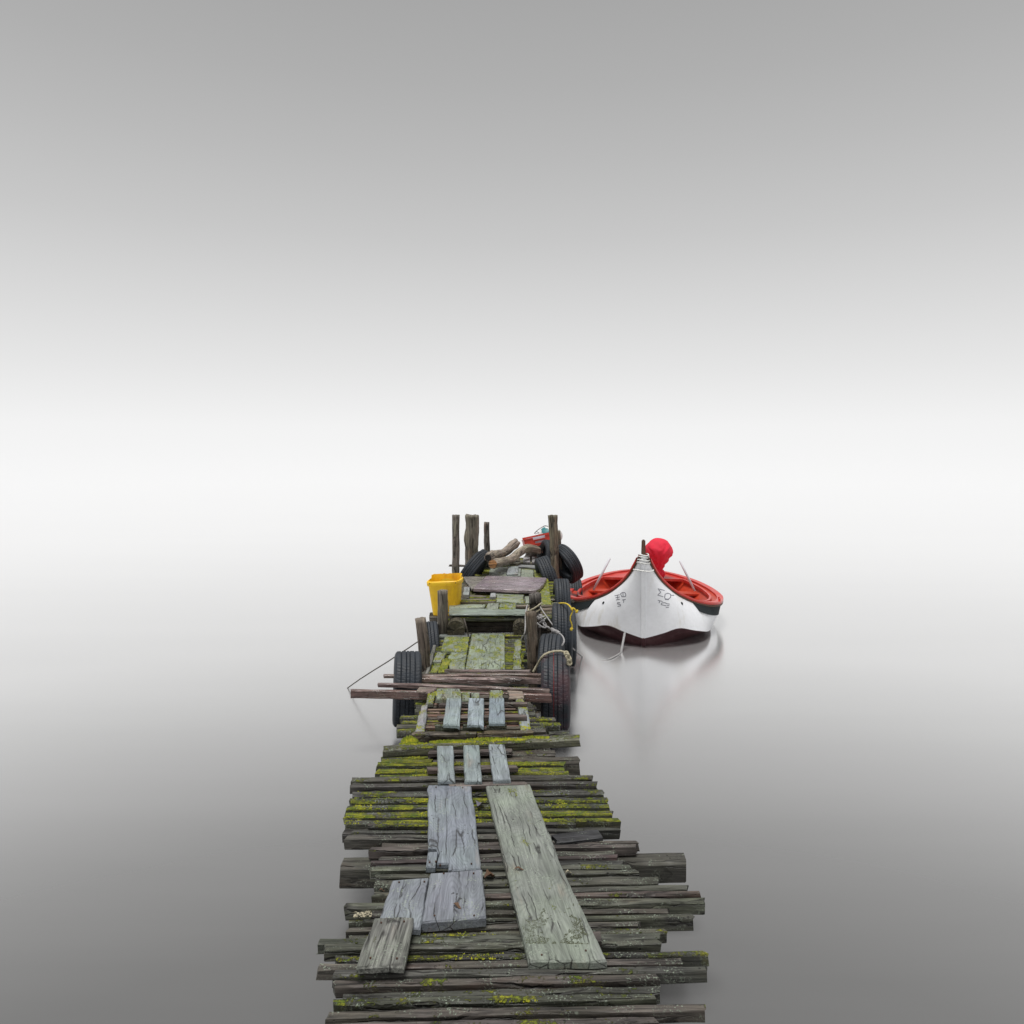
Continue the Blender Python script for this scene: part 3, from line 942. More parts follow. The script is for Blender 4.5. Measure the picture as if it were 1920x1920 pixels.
# ================================================================== posts
def post(name, label, bx, tx, by, ty, d, r0, r1, color, cat="post", group=None, zlow=-.6, lean=0.0, lump=.10, parent=None):
    """post seen from row ty (top) down to row by at distance d"""
    top = at_d(tx, ty, d)
    bot = at_d(bx, by, d)
    k = (zlow - top.z) / (bot.z - top.z)
    low = top.lerp(bot, k)
    mid = top.lerp(bot, .5) + Vector((random.uniform(-.006, .006), 0, 0))
    me, org = log_mesh(name, [low, bot, mid, top], [r0, r0, (r0 + r1) / 2, r1], seg=26, rough=lump, flute=.75)
    o = link(name, me, M_POST, parent, Matrix.Translation(org), (*color, 0))
    return tag(o, label, cat, group) if parent is None else o
PC = (.185, .152, .125)
G = "posts along the pier"
post("mooring_post", "leaning grey post beside the left tyres, a mooring line tied to it", 797.5, 789, 1256, 1159, 6.95, .047, .050, (.20, .16, .13), group=G)
post("mooring_post", "brown round post with rope at the right, before the step in the deck", 999.5, 995.5, 1252, 1147, 7.0, .052, .050, (.175, .135, .10), group=G)
post("mooring_post", "short post standing in front of the yellow bin", 831, 829.5, 1160, 1107, 8.25, .056, .055, (.22, .185, .16), group=G, lump=.14)
post("mooring_post", "dark stubby post wrapped by rope behind the brown round post", 1003, 1003, 1150, 1113, 8.3, .060, .062, (.15, .13, .12), group=G, lump=.20)
post("mooring_post", "tall slim post rising behind the yellow bin", 854.5, 855, 1082, 965.5, 10.4, .047, .050, (.215, .185, .16), group=G, lump=.13)
post("mooring_post", "broad split post, thickest of the group on the left", 884.5, 885, 1075, 965.5, 11.4, .098, .112, (.265, .225, .19), group=G, lump=.17)
post("mooring_post", "shortest slim post behind the crooked logs", 913.5, 912.5, 1044, 979, 12.9, .052, .045, (.17, .145, .13), group=G, lump=.10)
post("mooring_post", "tall post between the tyres at the far right of the pier", 1041, 1036.5, 1078, 966, 10.75, .056, .070, (.20, .165, .12), group=G, lump=.15)
post("mooring_post", "thin pole half hidden behind the tall right post", 1049, 1046, 1048, 995, 11.2, .033, .035, (.17, .14, .11), group=G, lump=.10)
o = beam("rail_stick", None, at_d(843, 1058, 11.2), at_d(876, 1059, 11.2), .03, .03, (.19, .16, .14), 0, rough=.008)
tag(o, "small crossbar tying the slim post to the broad post", "stick")

# ================================================================== crooked logs
D0 = 11.55
lg = log_obj("log", [at_d(923.5, 1057.8, 10.8), at_d(938, 1054, 11.1), at_d(957, 1049, 11.7), at_d(972, 1037, 12.0), at_d(988, 1029, 12.3), at_d(1006, 1031, 12.5), at_d(1012, 1034, 12.6)],
             [.070, .066, .064, .062, .070, .066, .060], (.40, .33, .27), 0, None, seg=26, rough=.10)
tag(lg, "crooked barked log with its sawn orange end facing the viewer", "log")
lg = log_obj("log", [at_d(915, 1046, 10.85), at_d(928, 1040, 11.2), at_d(943, 1037.5, 11.9), at_d(954, 1030, 12.1), at_d(961, 1023, 12.3), at_d(967, 1018, 12.5)],
             [.056, .068, .060, .072, .070, .075], (.36, .29, .245), 0, None, seg=26, rough=.16)
tag(lg, "gnarled log with a black disc for the shade in its hollow end, lying behind the orange ended one", "log")
for i, (x, y, d, r_, colr) in enumerate(((923.3, 1058, 10.73, .062, (.52, .25, .10)), (914.6, 1046.2, 10.79, .046, (.006, .006, .006)))):  # second disc is coloured near black for the shade inside the hollow
    V = [Vector((0, 0, 0))] + [Vector((math.cos(a) * r_ * random.uniform(.95, 1.05), 0, math.sin(a) * r_ * random.uniform(.95, 1.05))) for a in [j * 2 * math.pi / 24 for j in range(24)]]
    V += [v + Vector((0, .02, 0)) for v in V[1:]]
    Fc = [(0, 1 + (j + 1) % 24, 1 + j) for j in range(24)] + [(1 + j, 1 + (j + 1) % 24, 25 + (j + 1) % 24, 25 + j) for j in range(24)]
    par = [o for o in bpy.data.objects if o.name in ("log", "log.001")][i]
    c = at_d(x, y, d)
    e = link("sawn_end" if i == 0 else "hollow_shade_disc", mesh("log_end", V, Fc, [Vector((v.x * 1, v.z, v.y)) for v in V]), M_POST, par,
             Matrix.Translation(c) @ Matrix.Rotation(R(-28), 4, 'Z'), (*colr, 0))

# ================================================================== tyres
def tyre_mesh(name, w=.205, rad=.315, nb=62, pattern=0):
    # outline of the section from the inner bead, round the outside, to the other bead, then the liner
    hw = w / 2
    tr = rad
    xs = [-hw * .80, -hw * .56, -hw * .50, -hw * .44, -hw * .18, -hw * .13, -hw * .08, hw * .08, hw * .13, hw * .18, hw * .44, hw * .50, hw * .56, hw * .80]
    groove = {2, 5, 8, 11}
    prof = [(-hw * .55, rad * .615, 0), (-hw * .72, rad * .645, 0), (-hw * .93, rad * .74, 0), (-hw, rad * .82, 0), (-hw * .97, rad * .90, 0), (-hw * .90, rad * .95, 0), (-hw * .86, rad * .966, 1)]
    for i, x in enumerate(xs):
        crown = tr - .006 * (x / hw) ** 2 - (.008 if i in groove else 0)
        prof.append((x, crown, 0 if i in groove else 1))
    prof += [(hw * .86, rad * .966, 1), (hw * .90, rad * .95, 0), (hw * .97, rad * .90, 0), (hw, rad * .82, 0), (hw * .93, rad * .74, 0), (hw * .72, rad * .645, 0), (hw * .55, rad * .615, 0),
             (hw * .50, rad * .66, 0), (hw * .78, rad * .78, 0), (hw * .74, rad * .90, 0), (0, rad * .945, 0), (-hw * .74, rad * .90, 0), (-hw * .78, rad * .78, 0), (-hw * .50, rad * .66, 0)]
    sub = 4
    n = nb * sub
    k = len(prof)
    V, Fc = [], []
    for i in range(n):
        for j, (x, r_, t) in enumerate(prof):
            rr = r_
            if t:
                ph = i / sub + (abs(x) / hw * 1.2 if pattern == 0 else x / hw * 1.5)
                if ph % 1.0 < .22: rr -= .0026
            a = 2 * math.pi * i / n
            V.append(Vector((x, rr * math.cos(a), rr * math.sin(a))))
    for i in range(n):
        ii = (i + 1) % n
        for j in range(k):
            jj = (j + 1) % k
            Fc.append((i * k + j, ii * k + j, ii * k + jj, i * k + jj))
    me = mesh(name, V, Fc)
    bm = bmesh.new(); bm.from_mesh(me); bmesh.ops.recalc_face_normals(bm, faces=bm.faces); bm.to_mesh(me); bm.free()
    me.materials.append(M_TYRE)
    return me
TY = [tyre_mesh("tyre", .215, .315, 60, 0), tyre_mesh("tyre_b", .195, .315, 70, 1)]
def tyre(label, px, py, d, rx=0, ry=0, rz=0, kind=0, alpha=0.0, sc=(1, 1, 1)):
    c = at_d(px, py, d)
    o = bpy.data.objects.new("tyre", TY[kind])
    COL.objects.link(o)
    o.matrix_world = Matrix.Translation(c) @ Matrix.Rotation(R(rz), 4, 'Z') @ Matrix.Rotation(R(ry), 4, 'Y') @ Matrix.Rotation(R(rx), 4, 'X') @ Matrix.Diagonal((*sc, 1))
    o.color = (1, 1, 1, alpha)
    return tag(o, label, "tyre", "old car tyres hung along the pier")
tj = tyre("large wet tyre with dark red paint, hung nearest at the right", 1041.5, 1295, 6.3, 7, 0, -3, 0, .6, (1.12, 1, 1))
tyre("blocky tread tyre standing nearest at the left behind the battens", 763, 1291, 6.45, 3, 2, 9, 0, 0, (1.08, 1, 1))
tyre("tyre leaning behind the grey leaning post on the left", 808, 1221, 8.0, 11, -5, 8, 1)
tyre("smooth ribbed tyre with pale rope over its top, behind the red painted one", 1034, 1252, 7.1, 5, 0, -8, 1, 0, (1.12, 1, 1))
tyre("tall black tyre under the yellow rope at the right", 1053.5, 1188, 7.75, 9, 0, -2, 0, 0, (.95, 1, 1))
tyre("tyre half hidden beside the boat behind the one with yellow rope", 1063, 1196, 8.45, 2, 0, -2, 1)
tyre("upright tyre beside the mossy slat ends, left of the boat's red rim", 1053, 1132, 9.45, 0, 0, 0, 1)
tyre("dark tyre just behind the boat's left tip", 1077, 1122, 11.7, 0, 0, 0, 0)
tyre("big leaning tyre showing its hollow inside, right of the tall post", 1062.5, 1057, 10.95, 20, 27, 205, 0, 0, (.9, .93, .93))
tyre("dusty tyre leaning against the left of the tall right post", 1026, 1083, 10.95, 6, -16, 8, 0, 0)
tyre("tyre with criss-cross tread behind the logs, under the red crate", 1026, 1048, 12.35, 15, 10, 12, 0, 0)
tyre("tyre leaning at the upper left beside the logs", 886, 1071, 11.05, 9, 34, -14, 1)
tyre("tyre tucked behind the leaning one near the broad post", 897, 1067, 11.75, 4, 28, -8, 0)
# red paint in one groove of the wet tyre
V, Fc = [], []
n = 120
for i in range(n):
    a = 2 * math.pi * i / n
    for x, r_ in ((-.0165, .310), (-.0095, .3105), (-.0095, .3065), (-.0165, .306)):
        V.append(Vector((x, r_ * math.cos(a), r_ * math.sin(a))))
for i in range(n):
    ii = (i + 1) % n
    for j in range(4):
        jj = (j + 1) % 4
        Fc.append((i * 4 + j, ii * 4 + j, ii * 4 + jj, i * 4 + jj))
ps = bpy.data.objects.new("paint_stripe", mesh("paint_stripe", V, Fc)); ps.data.materials.append(M_RPAINT)
COL.objects.link(ps); ps.parent = tj

# ================================================================== yellow bin
def yellow_bin():
    c = at_d(838, 1157, 8.93)
    t = empty("yellow_bin", (c.x, c.y, .502), "broken yellow plastic bin with a torn rim hanging at the left edge", "bin")
    n = 64
    H0 = .40
    def ringp(w, dd, rad=.05):
        out = []
        for i in range(n):
            a = 2 * math.pi * (i + .5) / n
            ca, sa = math.cos(a), math.sin(a)
            e = 5.0
            q = (abs(ca) ** e + abs(sa) ** e) ** (-1 / e)
            out.append((ca * q * w, sa * q * dd))
        return out
    def topz(i):
        a = 2 * math.pi * (i + .5) / n
        ca, sa = math.cos(a), math.sin(a)     # sa<0 is the side facing the viewer
        if sa > .0:
            return H0 + .055 + .012 * noise.noise(Vector((i * .7, 0, 3))) - (.05 if ca < -.86 else 0)
        base = H0 + .015
        if ca > -.2 and ca < .75: base += .035 * math.sin((ca + .2) / .95 * math.pi) + .008 * noise.noise(Vector((i * .9, 1, 3)))
        return base
    V, Fc = [], []
    lev = [(0, .143, .125, 0), (.01, .153, .135, 0), (H0 * .5, .170, .155, 0), (H0 - .035, .186, .17, 0)]
    rings = []
    for z, w, dd, _ in lev:
        rings.append([Vector((x, y, z)) for x, y in ringp(w, dd)])
    rings.append([Vector((x, y, topz(i))) for i, (x, y) in enumerate(ringp(.192, .176))])
    rings.append([Vector((x, y, topz(i))) for i, (x, y) in enumerate(ringp(.187, .171))])
    for z, w, dd in ((H0 - .035, .181, .165), (H0 * .5, .165, .150), (.012, .147, .130)):
        rings.append([Vector((x, y, z)) for x, y in ringp(w, dd)])
    for r_ in rings: V += r_
    for a in range(len(rings) - 1):
        for i in range(n):
            j = (i + 1) % n
            Fc.append((a * n + i, a * n + j, (a + 1) * n + j, (a + 1) * n + i))
    Fc.append(tuple(reversed(range(n)))); Fc.append(tuple((len(rings) - 1) * n + i for i in range(n)))
    me = mesh("bin_body", V, Fc, smooth=False)
    M = Matrix.Translation((c.x, c.y, .502)) @ Matrix.Rotation(R(-7), 4, 'Z') @ Matrix.Rotation(R(-3), 4, 'Y')
    link("body", me, M_YELLOW, t, M)
    # lip band
    V, Fc = [], []
    for (w, dd, z) in ((.188, .172, H0 - .040), (.199, .183, H0 - .040), (.203, .187, H0 - .012), (.203, .187, H0 + .008), (.196, .180, H0 + .016), (.189, .173, H0 + .016)):
        V += [Vector((x, y, z)) for x, y in ringp(w, dd)]
    for a in range(5):
        for i in range(n):
            j = (i + 1) % n
            Fc.append((a * n + i, a * n + j, (a + 1) * n + j, (a + 1) * n + i))
    link("rim", mesh("bin_rim", V, Fc, smooth=False), M_YELLOW, t, M)
    bm = bmesh.new()
    for x in (-.15, .165):
        bmesh.ops.create_uvsphere(bm, u_segments=8, v_segments=6, radius=.006, matrix=Matrix.Translation((x, -.188, H0 - .004)))
    me = bpy.data.meshes.new("rivet"); bm.to_mesh(me); bm.free()
    link("rivet", me, M_BROWN, t, M)
yellow_bin()

# ================================================================== red crate and float
def crate():
    base = at_d(1011, 1023, 12.75)
    t = empty("fish_crate", base, "tilted red plastic crate behind the tyres at the far end", "crate")
    M = Matrix.Translation(base) @ Matrix.Rotation(R(6), 4, 'Z') @ Matrix.Rotation(R(-11), 4, 'Y') @ Matrix.Rotation(R(-9), 4, 'X')
    hw, hd, H = .255, .17, .165
    def bx(bm, x0, x1, y0, y1, z0, z1):
        m = Matrix.Translation(((x0 + x1) / 2, (y0 + y1) / 2, (z0 + z1) / 2)) @ Matrix.Diagonal((x1 - x0, y1 - y0, z1 - z0, 1))
        bmesh.ops.create_cube(bm, size=1, matrix=m)
    def part(nm, mat, boxes):
        bm = bmesh.new()
        for q in boxes: bx(bm, *q)
        me = bpy.data.meshes.new(nm); bm.to_mesh(me); bm.free()
        link(nm, me, mat, t, M)
    # front wall with dropped rim and a hand slot
    part("front_wall", M_RED, [(-hw, hw, -hd, -hd + .012, 0, .045), (-hw, -.075, -hd, -hd + .012, .045, .080), (.075, hw, -hd, -hd + .012, .045, .080),
                               (-hw, hw, -hd, -hd + .012, .080, .110), (-hw, -.10, -hd, -hd + .012, .110, .150), (.11, hw, -hd, -hd + .012, .110, .165),
                               (-hw, -.10, -hd - .012, -hd, .138, .150), (.11, hw, -hd - .012, -hd, .150, .163), (-.10, .11, -hd - .012, -hd, .100, .110),
                               (-hw, hw, -hd - .008, -hd, .0, .010), (-hw, hw, -hd - .008, -hd, .030, .037)])
    part("side_wall", M_RED, [(-hw, -hw + .012, -hd + .012, hd, 0, .15), (-hw - .01, -hw, -hd, hd, .138, .15)])
    part("side_wall", M_RED, [(hw - .012, hw, -hd + .012, hd, 0, .17), (hw, hw + .01, -hd, hd, .158, .17)])
    part("back_wall", M_RED, [(-hw + .012, hw - .012, hd - .012, hd, 0, .19)])
    part("floor", M_RED, [(-hw + .012, hw - .012, -hd + .012, hd - .012, 0, .010)])
    o = None
    bm = bmesh.new(); bx(bm, -hw + .02, hw - .02, -hd + .02, hd - .02, .012, .155)
    bmesh.ops.bevel(bm, geom=bm.edges[:], offset=.02, segments=2, affect='EDGES')
    me = bpy.data.meshes.new("tub"); bm.to_mesh(me); bm.free()
    o = link("grey_tub", me, M_GREYP, None, M)
    tag(o, "pale grey tub set inside the tilted red crate", "tub")
crate()

def blob(name, mat, loc, rx, ry, rz, amp=.08, fr=4, sub=4, rot=None, parent=None, keep=None):
    bm = bmesh.new()
    bmesh.ops.create_icosphere(bm, subdivisions=sub, radius=1)
    for v in bm.verts:
        n_ = noise.noise(v.co * fr * .5) + .5 * noise.noise(v.co * fr)
        v.co *= 1 + amp * n_
        v.co = Vector((v.co.x * rx, v.co.y * ry, v.co.z * rz))
    if keep:
        bmesh.ops.delete(bm, geom=[f for f in bm.faces if not keep(f.calc_center_median())], context='FACES')
    for f in bm.faces: f.smooth = True
    me = bpy.data.meshes.new(name); bm.to_mesh(me); bm.free()
    M = Matrix.Translation(loc) @ (rot or Matrix.Identity(4))
    return link(name, me, mat, parent, M)
fc = at_d(1032, 1004, 13.15)
fl = empty("float", fc, "round white fishing float with a teal band behind the tall right post", "float")
blob("body", M_BUOY, fc, .215, .19, .165, .05, 2, parent=fl)
blob("band", M_TEAL, fc, .222, .197, .171, .05, 2, parent=fl, keep=lambda c: -.16 < c.x < .02 and c.z > .03 and c.y < .02 and abs(c.z - .11 + c.x * .25 + .04) < .05)
rope("loop_of_cord", [at_d(1002, 1000, 13.0), at_d(1008, 994, 12.95), at_d(1017, 988, 12.95), at_d(1022, 986, 12.95), at_d(1028, 987, 12.95)], .007, M_ROPED,
     "grey cord looped over the white float", "cord")
rope("loop_of_cord", [at_d(1003, 1001, 12.95), at_d(1010, 999, 12.9), at_d(1006, 996, 12.9), at_d(1012, 991, 12.9), at_d(1020, 987, 12.95)], .006, M_ROPEW,
     "pale cord end curling left of the white float", "cord")
# net and stones heaped under crate and float so that they rest on the deck end
heap = blob("net_heap", M_ROPED, at_d(1026, 1040, 13.0), .34, .22, .20, .35, 5)
tag(heap, "dark heap of netting under the red crate at the pier's end", "net")

# ================================================================== ropes on the pier
def PR(pts, d): return [at_d(x, y, (d if not isinstance(d, (list, tuple)) else d[i])) for i, (x, y) in enumerate(pts)]
rope("mooring_line", [at_d(784, 1203, 6.88), at_d(750, 1225.5, 6.95), at_d(715, 1248, 7.15), at_d(680, 1270, 7.4), at(651, 1290.5, -.005)], .0055, M_ROPED,
     "thin dark mooring line running from the leaning post down into the water", "rope")
# turns around the stubby post, then down to the tyre
def turns(cx, cy, d, r_, n, z0=0, slope=0.02, pitch=.05):
    c = at_d(cx, cy, d)
    out = []
    for i in range(n * 10 + 1):
        a = i / 10 * 2 * math.pi
        out.append(c + Vector((math.cos(a) * r_, math.sin(a) * r_, slope * math.cos(a) * 2 - pitch * i / 10)))
    return out
rt = empty("tied_rope", at_d(1003, 1140, 8.2), "pale rope wound twice round the stubby post and knotted at the right", "rope")
rope("winding", turns(1003, 1130, 8.3, .073, 2, slope=.028, pitch=.055), .0095, M_ROPE, parent=rt)
rope("strand", PR([(989, 1134), (986.5, 1143), (985.5, 1152), (985, 1170), (984, 1186), (980, 1194), (977.5, 1198)], [8.2, 8.1, 7.9, 7.5, 7.4, 7.45, 7.5]), .007, M_ROPEW, parent=rt)
rope("strand", PR([(1013, 1138), (1020, 1149), (1030, 1163), (1040, 1177), (1048, 1187)], [8.2, 8.0, 7.8, 7.6, 7.45]), .006, M_ROPEW, parent=rt)
rnd = random.Random(3)
kn = []
for i in range(26):
    kn.append(at_d(1014 + rnd.uniform(-7, 9) + i * .12, 1152 + i * .9 + rnd.uniform(-4, 4), 7.35 + rnd.uniform(-.05, .05)))
rope("tangle", kn, .006, M_ROPEW, parent=rt)
rope("strand", PR([(1007, 1168), (1014, 1174), (1022, 1177), (1026, 1175), (1034, 1181)], 7.3), .008, M_ROPEW, parent=rt)
kn = []
for i in range(22):
    t = i / 21
    a = i * 1.9
    kn.append(at_d(1034 + t * 15, 1181 + t * 7, 7.25) + Vector((0, math.cos(a) * .016, math.sin(a) * .018)))
rope("knot", kn, .0085, M_ROPEW, parent=rt)
rope("strand", PR([(1049, 1188), (1054, 1192), (1057.5, 1199), (1057, 1205), (1053, 1211)], [7.2, 7.1, 7.0, 6.95, 6.95]), .0075, M_ROPEW, parent=rt)
rt2 = empty("tied_rope", at_d(1041, 1222, 6.3), "tan rope slung over the red painted tyre, knotted at its right shoulder", "rope")
rope("strand", PR([(999.5, 1260), (1007, 1247), (1014, 1235), (1022, 1227), (1033, 1222.5), (1045, 1220.8), (1055, 1221.5), (1064, 1225)], [6.3, 6.3, 6.25, 6.22, 6.25, 6.27, 6.25, 6.2]), .009, M_ROPE, parent=rt2)
kn = []
for i in range(30):
    t = i / 29
    a = i * 1.7
    kn.append(at_d(1062 + t * 9 - max(0, t - .6) * 8, 1225 + t * 20, 6.12) + Vector((math.cos(a) * .016, math.sin(a * .7) * .016, math.sin(a) * .014)))
rope("knot", kn, .0085, M_ROPE, parent=rt2)
rt3 = empty("tied_rope", at_d(1060, 1132, 7.6), "bright yellow cord tied over the black tyre beside the boat", "rope")
rope("strand", PR([(1046, 1132), (1053, 1130.8), (1061, 1131.5), (1067, 1135), (1071, 1140), (1076, 1141), (1081, 1146.5)], [7.8, 7.7, 7.6, 7.5, 7.45, 7.4, 7.4]), .0075, M_ROPEY, parent=rt3)
rope("strand", PR([(1073, 1141), (1073.5, 1147), (1070, 1155), (1069.5, 1163), (1072, 1170), (1072.5, 1175), (1071, 1181)], 7.42), .0065, M_ROPEY, parent=rt3)
for (x, y) in ((1073, 1142), (1081.5, 1146.5), (1071.5, 1180)):
    kn = [at_d(x, y, 7.4) + Vector((math.cos(i * 2) * .012, math.sin(i * 1.3) * .012, math.sin(i * 2.4) * .012)) for i in range(9)]
    rope("knot", kn, .006, M_ROPEY, parent=rt3)
rope("hose", PR([(870, 1160), (873, 1170), (876, 1182), (878, 1192)], [8.05, 8.0, 8.0, 8.05]), .007, M_ROPED, "dark cord hanging beside the left log end under the step", "cord")

# ================================================================== the boat
def boat():
    XC = at_d(1200, 1200, 9.45).x
    Y0 = 9.20
    t = empty("rowing_boat", (XC, 11.2, 0), "white wooden boat with red rim moored bow-first beside the pier", "boat")
    # stations: distance behind the stem head, gunwale half beam, gunwale height, waterline half beam, fullness, paint edge height
    st = [
        (0.00, .034, 1.165, .012, .120), (0.05, .064, 1.10, .27, .185), (.12, .114, .99, .43, .225), (.20, .174, .885, .55, .225),
        (.30, .265, .770, .68, .185), (.42, .385, .655, .77, .150), (.55, .525, .560, .83, .118), (.70, .670, .480, .86, .090),
        (.88, .820, .420, .88, .066), (1.1, .960, .378, .90, .052), (1.4, 1.055, .345, .91, .05), (1.8, 1.105, .325, .91, .05),
        (2.2, 1.085, .315, .88, .07), (2.6, 1.010, .318, .82, .07), (3.0, .875, .33, .68, .07), (3.35, .690, .345, .50, .07),
        (3.62, .480, .36, .31, .07), (3.80, .250, .37, .12, .07), (3.87, .030, .375, .012, .07)]
    # smooth by Catmull-Rom
    def cr(a, b_, c, d, u): return .5 * (2 * b_ + (c - a) * u + (2 * a - 5 * b_ + 4 * c - d) * u * u + (-a + 3 * b_ - 3 * c + d) * u ** 3)
    ST = []
    for i in range(len(st) - 1):
        p0, p1, p2, p3 = st[max(i - 1, 0)], st[i], st[i + 1], st[min(i + 2, len(st) - 1)]
        for k in range(4):
            u = k / 4
            ST.append(tuple(cr(p0[j], p1[j], p2[j], p3[j], u) for j in range(5)))
    ST.append(st[-1])
    def rake(s, z, g):      # stem leans: foot of the stem lies behind its head
        q = max(0.0, 1 - s / 1.2)
        f = 1 - z / max(g, .1)
        return .09 * q * max(0, f) ** .8
    def hullpt(S_, v, side):
        s, b_, g, w, zp = S_
        # v 0 gunwale .. 1 paint edge .. 2 keel
        if v <= 1:
            z = g + (zp - g) * v
            fz = (z / g)
            h = w + (b_ - w) * fz ** 1.25
            h += .045 * math.sin(math.pi * v) * min(1, s / .8)
        else:
            u = v - 1
            wz = zp / g
            hp = w + (b_ - w) * wz ** 1.25
            z = zp - (zp + .22) * u
            h = hp * max(0, 1 - u) ** .45 * (1 - .12 * min(1, u * 3))
        return Vector((side * h, s + rake(s, z, g) + (.10 * min(1, (v - 1) * 3) if v > 1 and s < 2 else 0), z))
    def surf(name, v0, v1, nv, mat, off=0.0, s0=0, s1=99, parent=t, smooth=True):
        V, Fc = [], []
        rows = [S_ for S_ in ST if s0 <= S_[0] <= s1]
        for side in (-1, 1):
            base = len(V)
            for S_ in rows:
                for k in range(nv + 1):
                    q = hullpt(S_, v0 + (v1 - v0) * k / nv, side)
                    q = q + Vector((side * off, -off * (1 if S_[0] < 1.2 else 0) * .6, 0))
                    V.append(q)
            m = nv + 1
            for i in range(len(rows) - 1):
                for k in range(nv):
                    f = (base + i * m + k, base + (i + 1) * m + k, base + (i + 1) * m + k + 1, base + i * m + k + 1)
                    Fc.append(f if side < 0 else tuple(reversed(f)))
        me = mesh(name, V, Fc, smooth=smooth)
        bm = bmesh.new(); bm.from_mesh(me); bmesh.ops.remove_doubles(bm, verts=bm.verts, dist=.002)
        bmesh.ops.recalc_face_normals(bm, faces=bm.faces); bm.to_mesh(me); bm.free()
        return link(name, me, mat, parent, MB_)
    MB_ = Matrix.Translation((XC, Y0, 0)) @ Matrix.Rotation(R(-9.8), 4, 'Z')
    hull = surf("hull", 0, 1, 10, M_HULL)
    surf("bottom", 1, 2, 8, M_BOTTOM)
    # dark painted strake under the rim, starting behind the bow
    def strip(name, z_top, z_bot, off, mat, s0):
        V, Fc = [], []
        rows = [S_ for S_ in ST if S_[0] >= s0]
        for side in (-1, 1):
            b0 = len(V)
            for S_ in rows:
                g, zp = S_[2], S_[4]
                for zz in (z_top, z_bot):
                    v = zz / max(.05, (g - zp))
                    q = hullpt(S_, min(v, .95), side)
                    dirn = 1 if S_[0] < 2 else -1
                    V.append(q + Vector((side * off, -off * dirn * .8, 0)))
                    V.append(q + Vector((-side * .004, 0, 0)))
            for i in range(len(rows) - 1):
                a = b0 + i * 4
                for x, y in ((0, 2), (0, 1), (2, 3)):
                    Fc.append((a + x, a + 4 + x, a + 4 + y, a + y))
            Fc.append((b0, b0 + 2, b0 + 3, b0 + 1))
        return link(name, mesh(name, V, Fc), mat, t, MB_)
    strip("dark_strake", .02, .150, .012, M_STRAKE, .60)
    # stem bar
    V = []
    pth = []
    for k in range(12):
        v = k / 11 * .99
        q = hullpt(ST[0], v, 1); q.x = 0; q.y -= .012
        pth.append(q)
    Fc = []
    V = []
    for q in pth:
        for x, y in ((-.036, .03), (-.026, -.014), (.026, -.014), (.036, .03)): V.append(q + Vector((x, y, 0)))
    for i in range(len(pth) - 1):
        for j in range(3): Fc.append((i * 4 + j, i * 4 + j + 1, (i + 1) * 4 + j + 1, (i + 1) * 4 + j))
    link("stem", mesh("stem", V, Fc), M_HULL, t, MB_)
    V, Fc = [], []
    for k in range(8):
        q = hullpt(ST[0], 1.0 + k / 7 * .95, 1); q.x = 0; q.y -= .010
        for x, y in ((-.030, .05), (-.022, -.010), (.022, -.010), (.030, .05)): V.append(q + Vector((x, y, 0)))
    for i in range(7):
        for j in range(3): Fc.append((i * 4 + j, i * 4 + j + 1, (i + 1) * 4 + j + 1, (i + 1) * 4 + j))
    link("forefoot", mesh("forefoot", V, Fc), M_BOTTOM, t, MB_)
    # stem head of brown wood
    top = Vector((0, .02, 1.15))
    bm = bmesh.new()
    bmesh.ops.create_cube(bm, size=1, matrix=Matrix.Translation(top + Vector((0, .03, .08))) @ Matrix.Diagonal((.060, .07, .24, 1)))
    for v in bm.verts:
        if v.co.z > 1.2: v.co.x *= .75
    bmesh.ops.bevel(bm, geom=bm.edges[:], offset=.010, segments=2, affect='EDGES')
    me = bpy.data.meshes.new("stem_head"); bm.to_mesh(me); bm.free()
    link("stem_head", me, M_BROWN, t, MB_)
    # rope turns round the stem head
    W_ = MB_
    for z, rr in ((1.165, .058), (1.14, .062), (1.105, .068), (1.07, .072), (.98, .115)):
        pts = [W_ @ Vector((math.cos(a) * rr * 1.05, .03 + math.sin(a) * max(.055, rr * .9), z + .008 * math.sin(a * 2))) for a in [i * 2 * math.pi / 12 for i in range(13)]]
        if z < 1.0: pts = pts[6:13][::-1]
        rope("rope_turn", pts, .009, M_BUOY, parent=t)
    # gunwale rail: swept section along the sheer
    def rail(name, dxo, dzo, ww, hh, mat, s0=0.0, s1=99, inward=0.0):
        V, Fc = [], []
        rows = [S_ for S_ in ST if s0 <= S_[0] <= s1]
        # one closed run: left side bow to stern, then right side back
        path = []
        for S_ in rows: path.append((S_, -1))
        for S_ in reversed(rows): path.append((S_, 1))
        P = [hullpt(S_, 0, sd) for S_, sd in path]
        n = len(P)
        for i in range(n):
            tg = (P[min(i + 1, n - 1)] - P[max(i - 1, 0)]); tg.z = 0
            tg.normalize()
            out = Vector((-tg.y, tg.x, 0))       # left of travel
            if out.x * P[i].x + out.y * (P[i].y - 1.9) < 0: out = -out
            c = P[i] + out * dxo + Vector((0, 0, dzo))
            for a, z in ((-ww / 2, -hh / 2), (ww / 2, -hh / 2), (ww / 2 + .004, 0), (ww / 2, hh / 2), (-ww / 2, hh / 2)):
                V.append(c + out * a + Vector((0, 0, z)))
        for i in range(n - 1):
            for j in range(5):
                jj = (j + 1) % 5
                Fc.append((i * 5 + j, (i + 1) * 5 + j, (i + 1) * 5 + jj, i * 5 + jj))
        me = mesh(name, V, Fc, smooth=False)
        bm = bmesh.new(); bm.from_mesh(me); bmesh.ops.recalc_face_normals(bm, faces=bm.faces); bm.to_mesh(me); bm.free()
        return link(name, me, mat, t, MB_)
    rail("rubbing_strip", .012, -.022, .030, .024, M_BROWN)
    rail("gunwale", -.012, .012, .085, .036, M_GUN, .04)
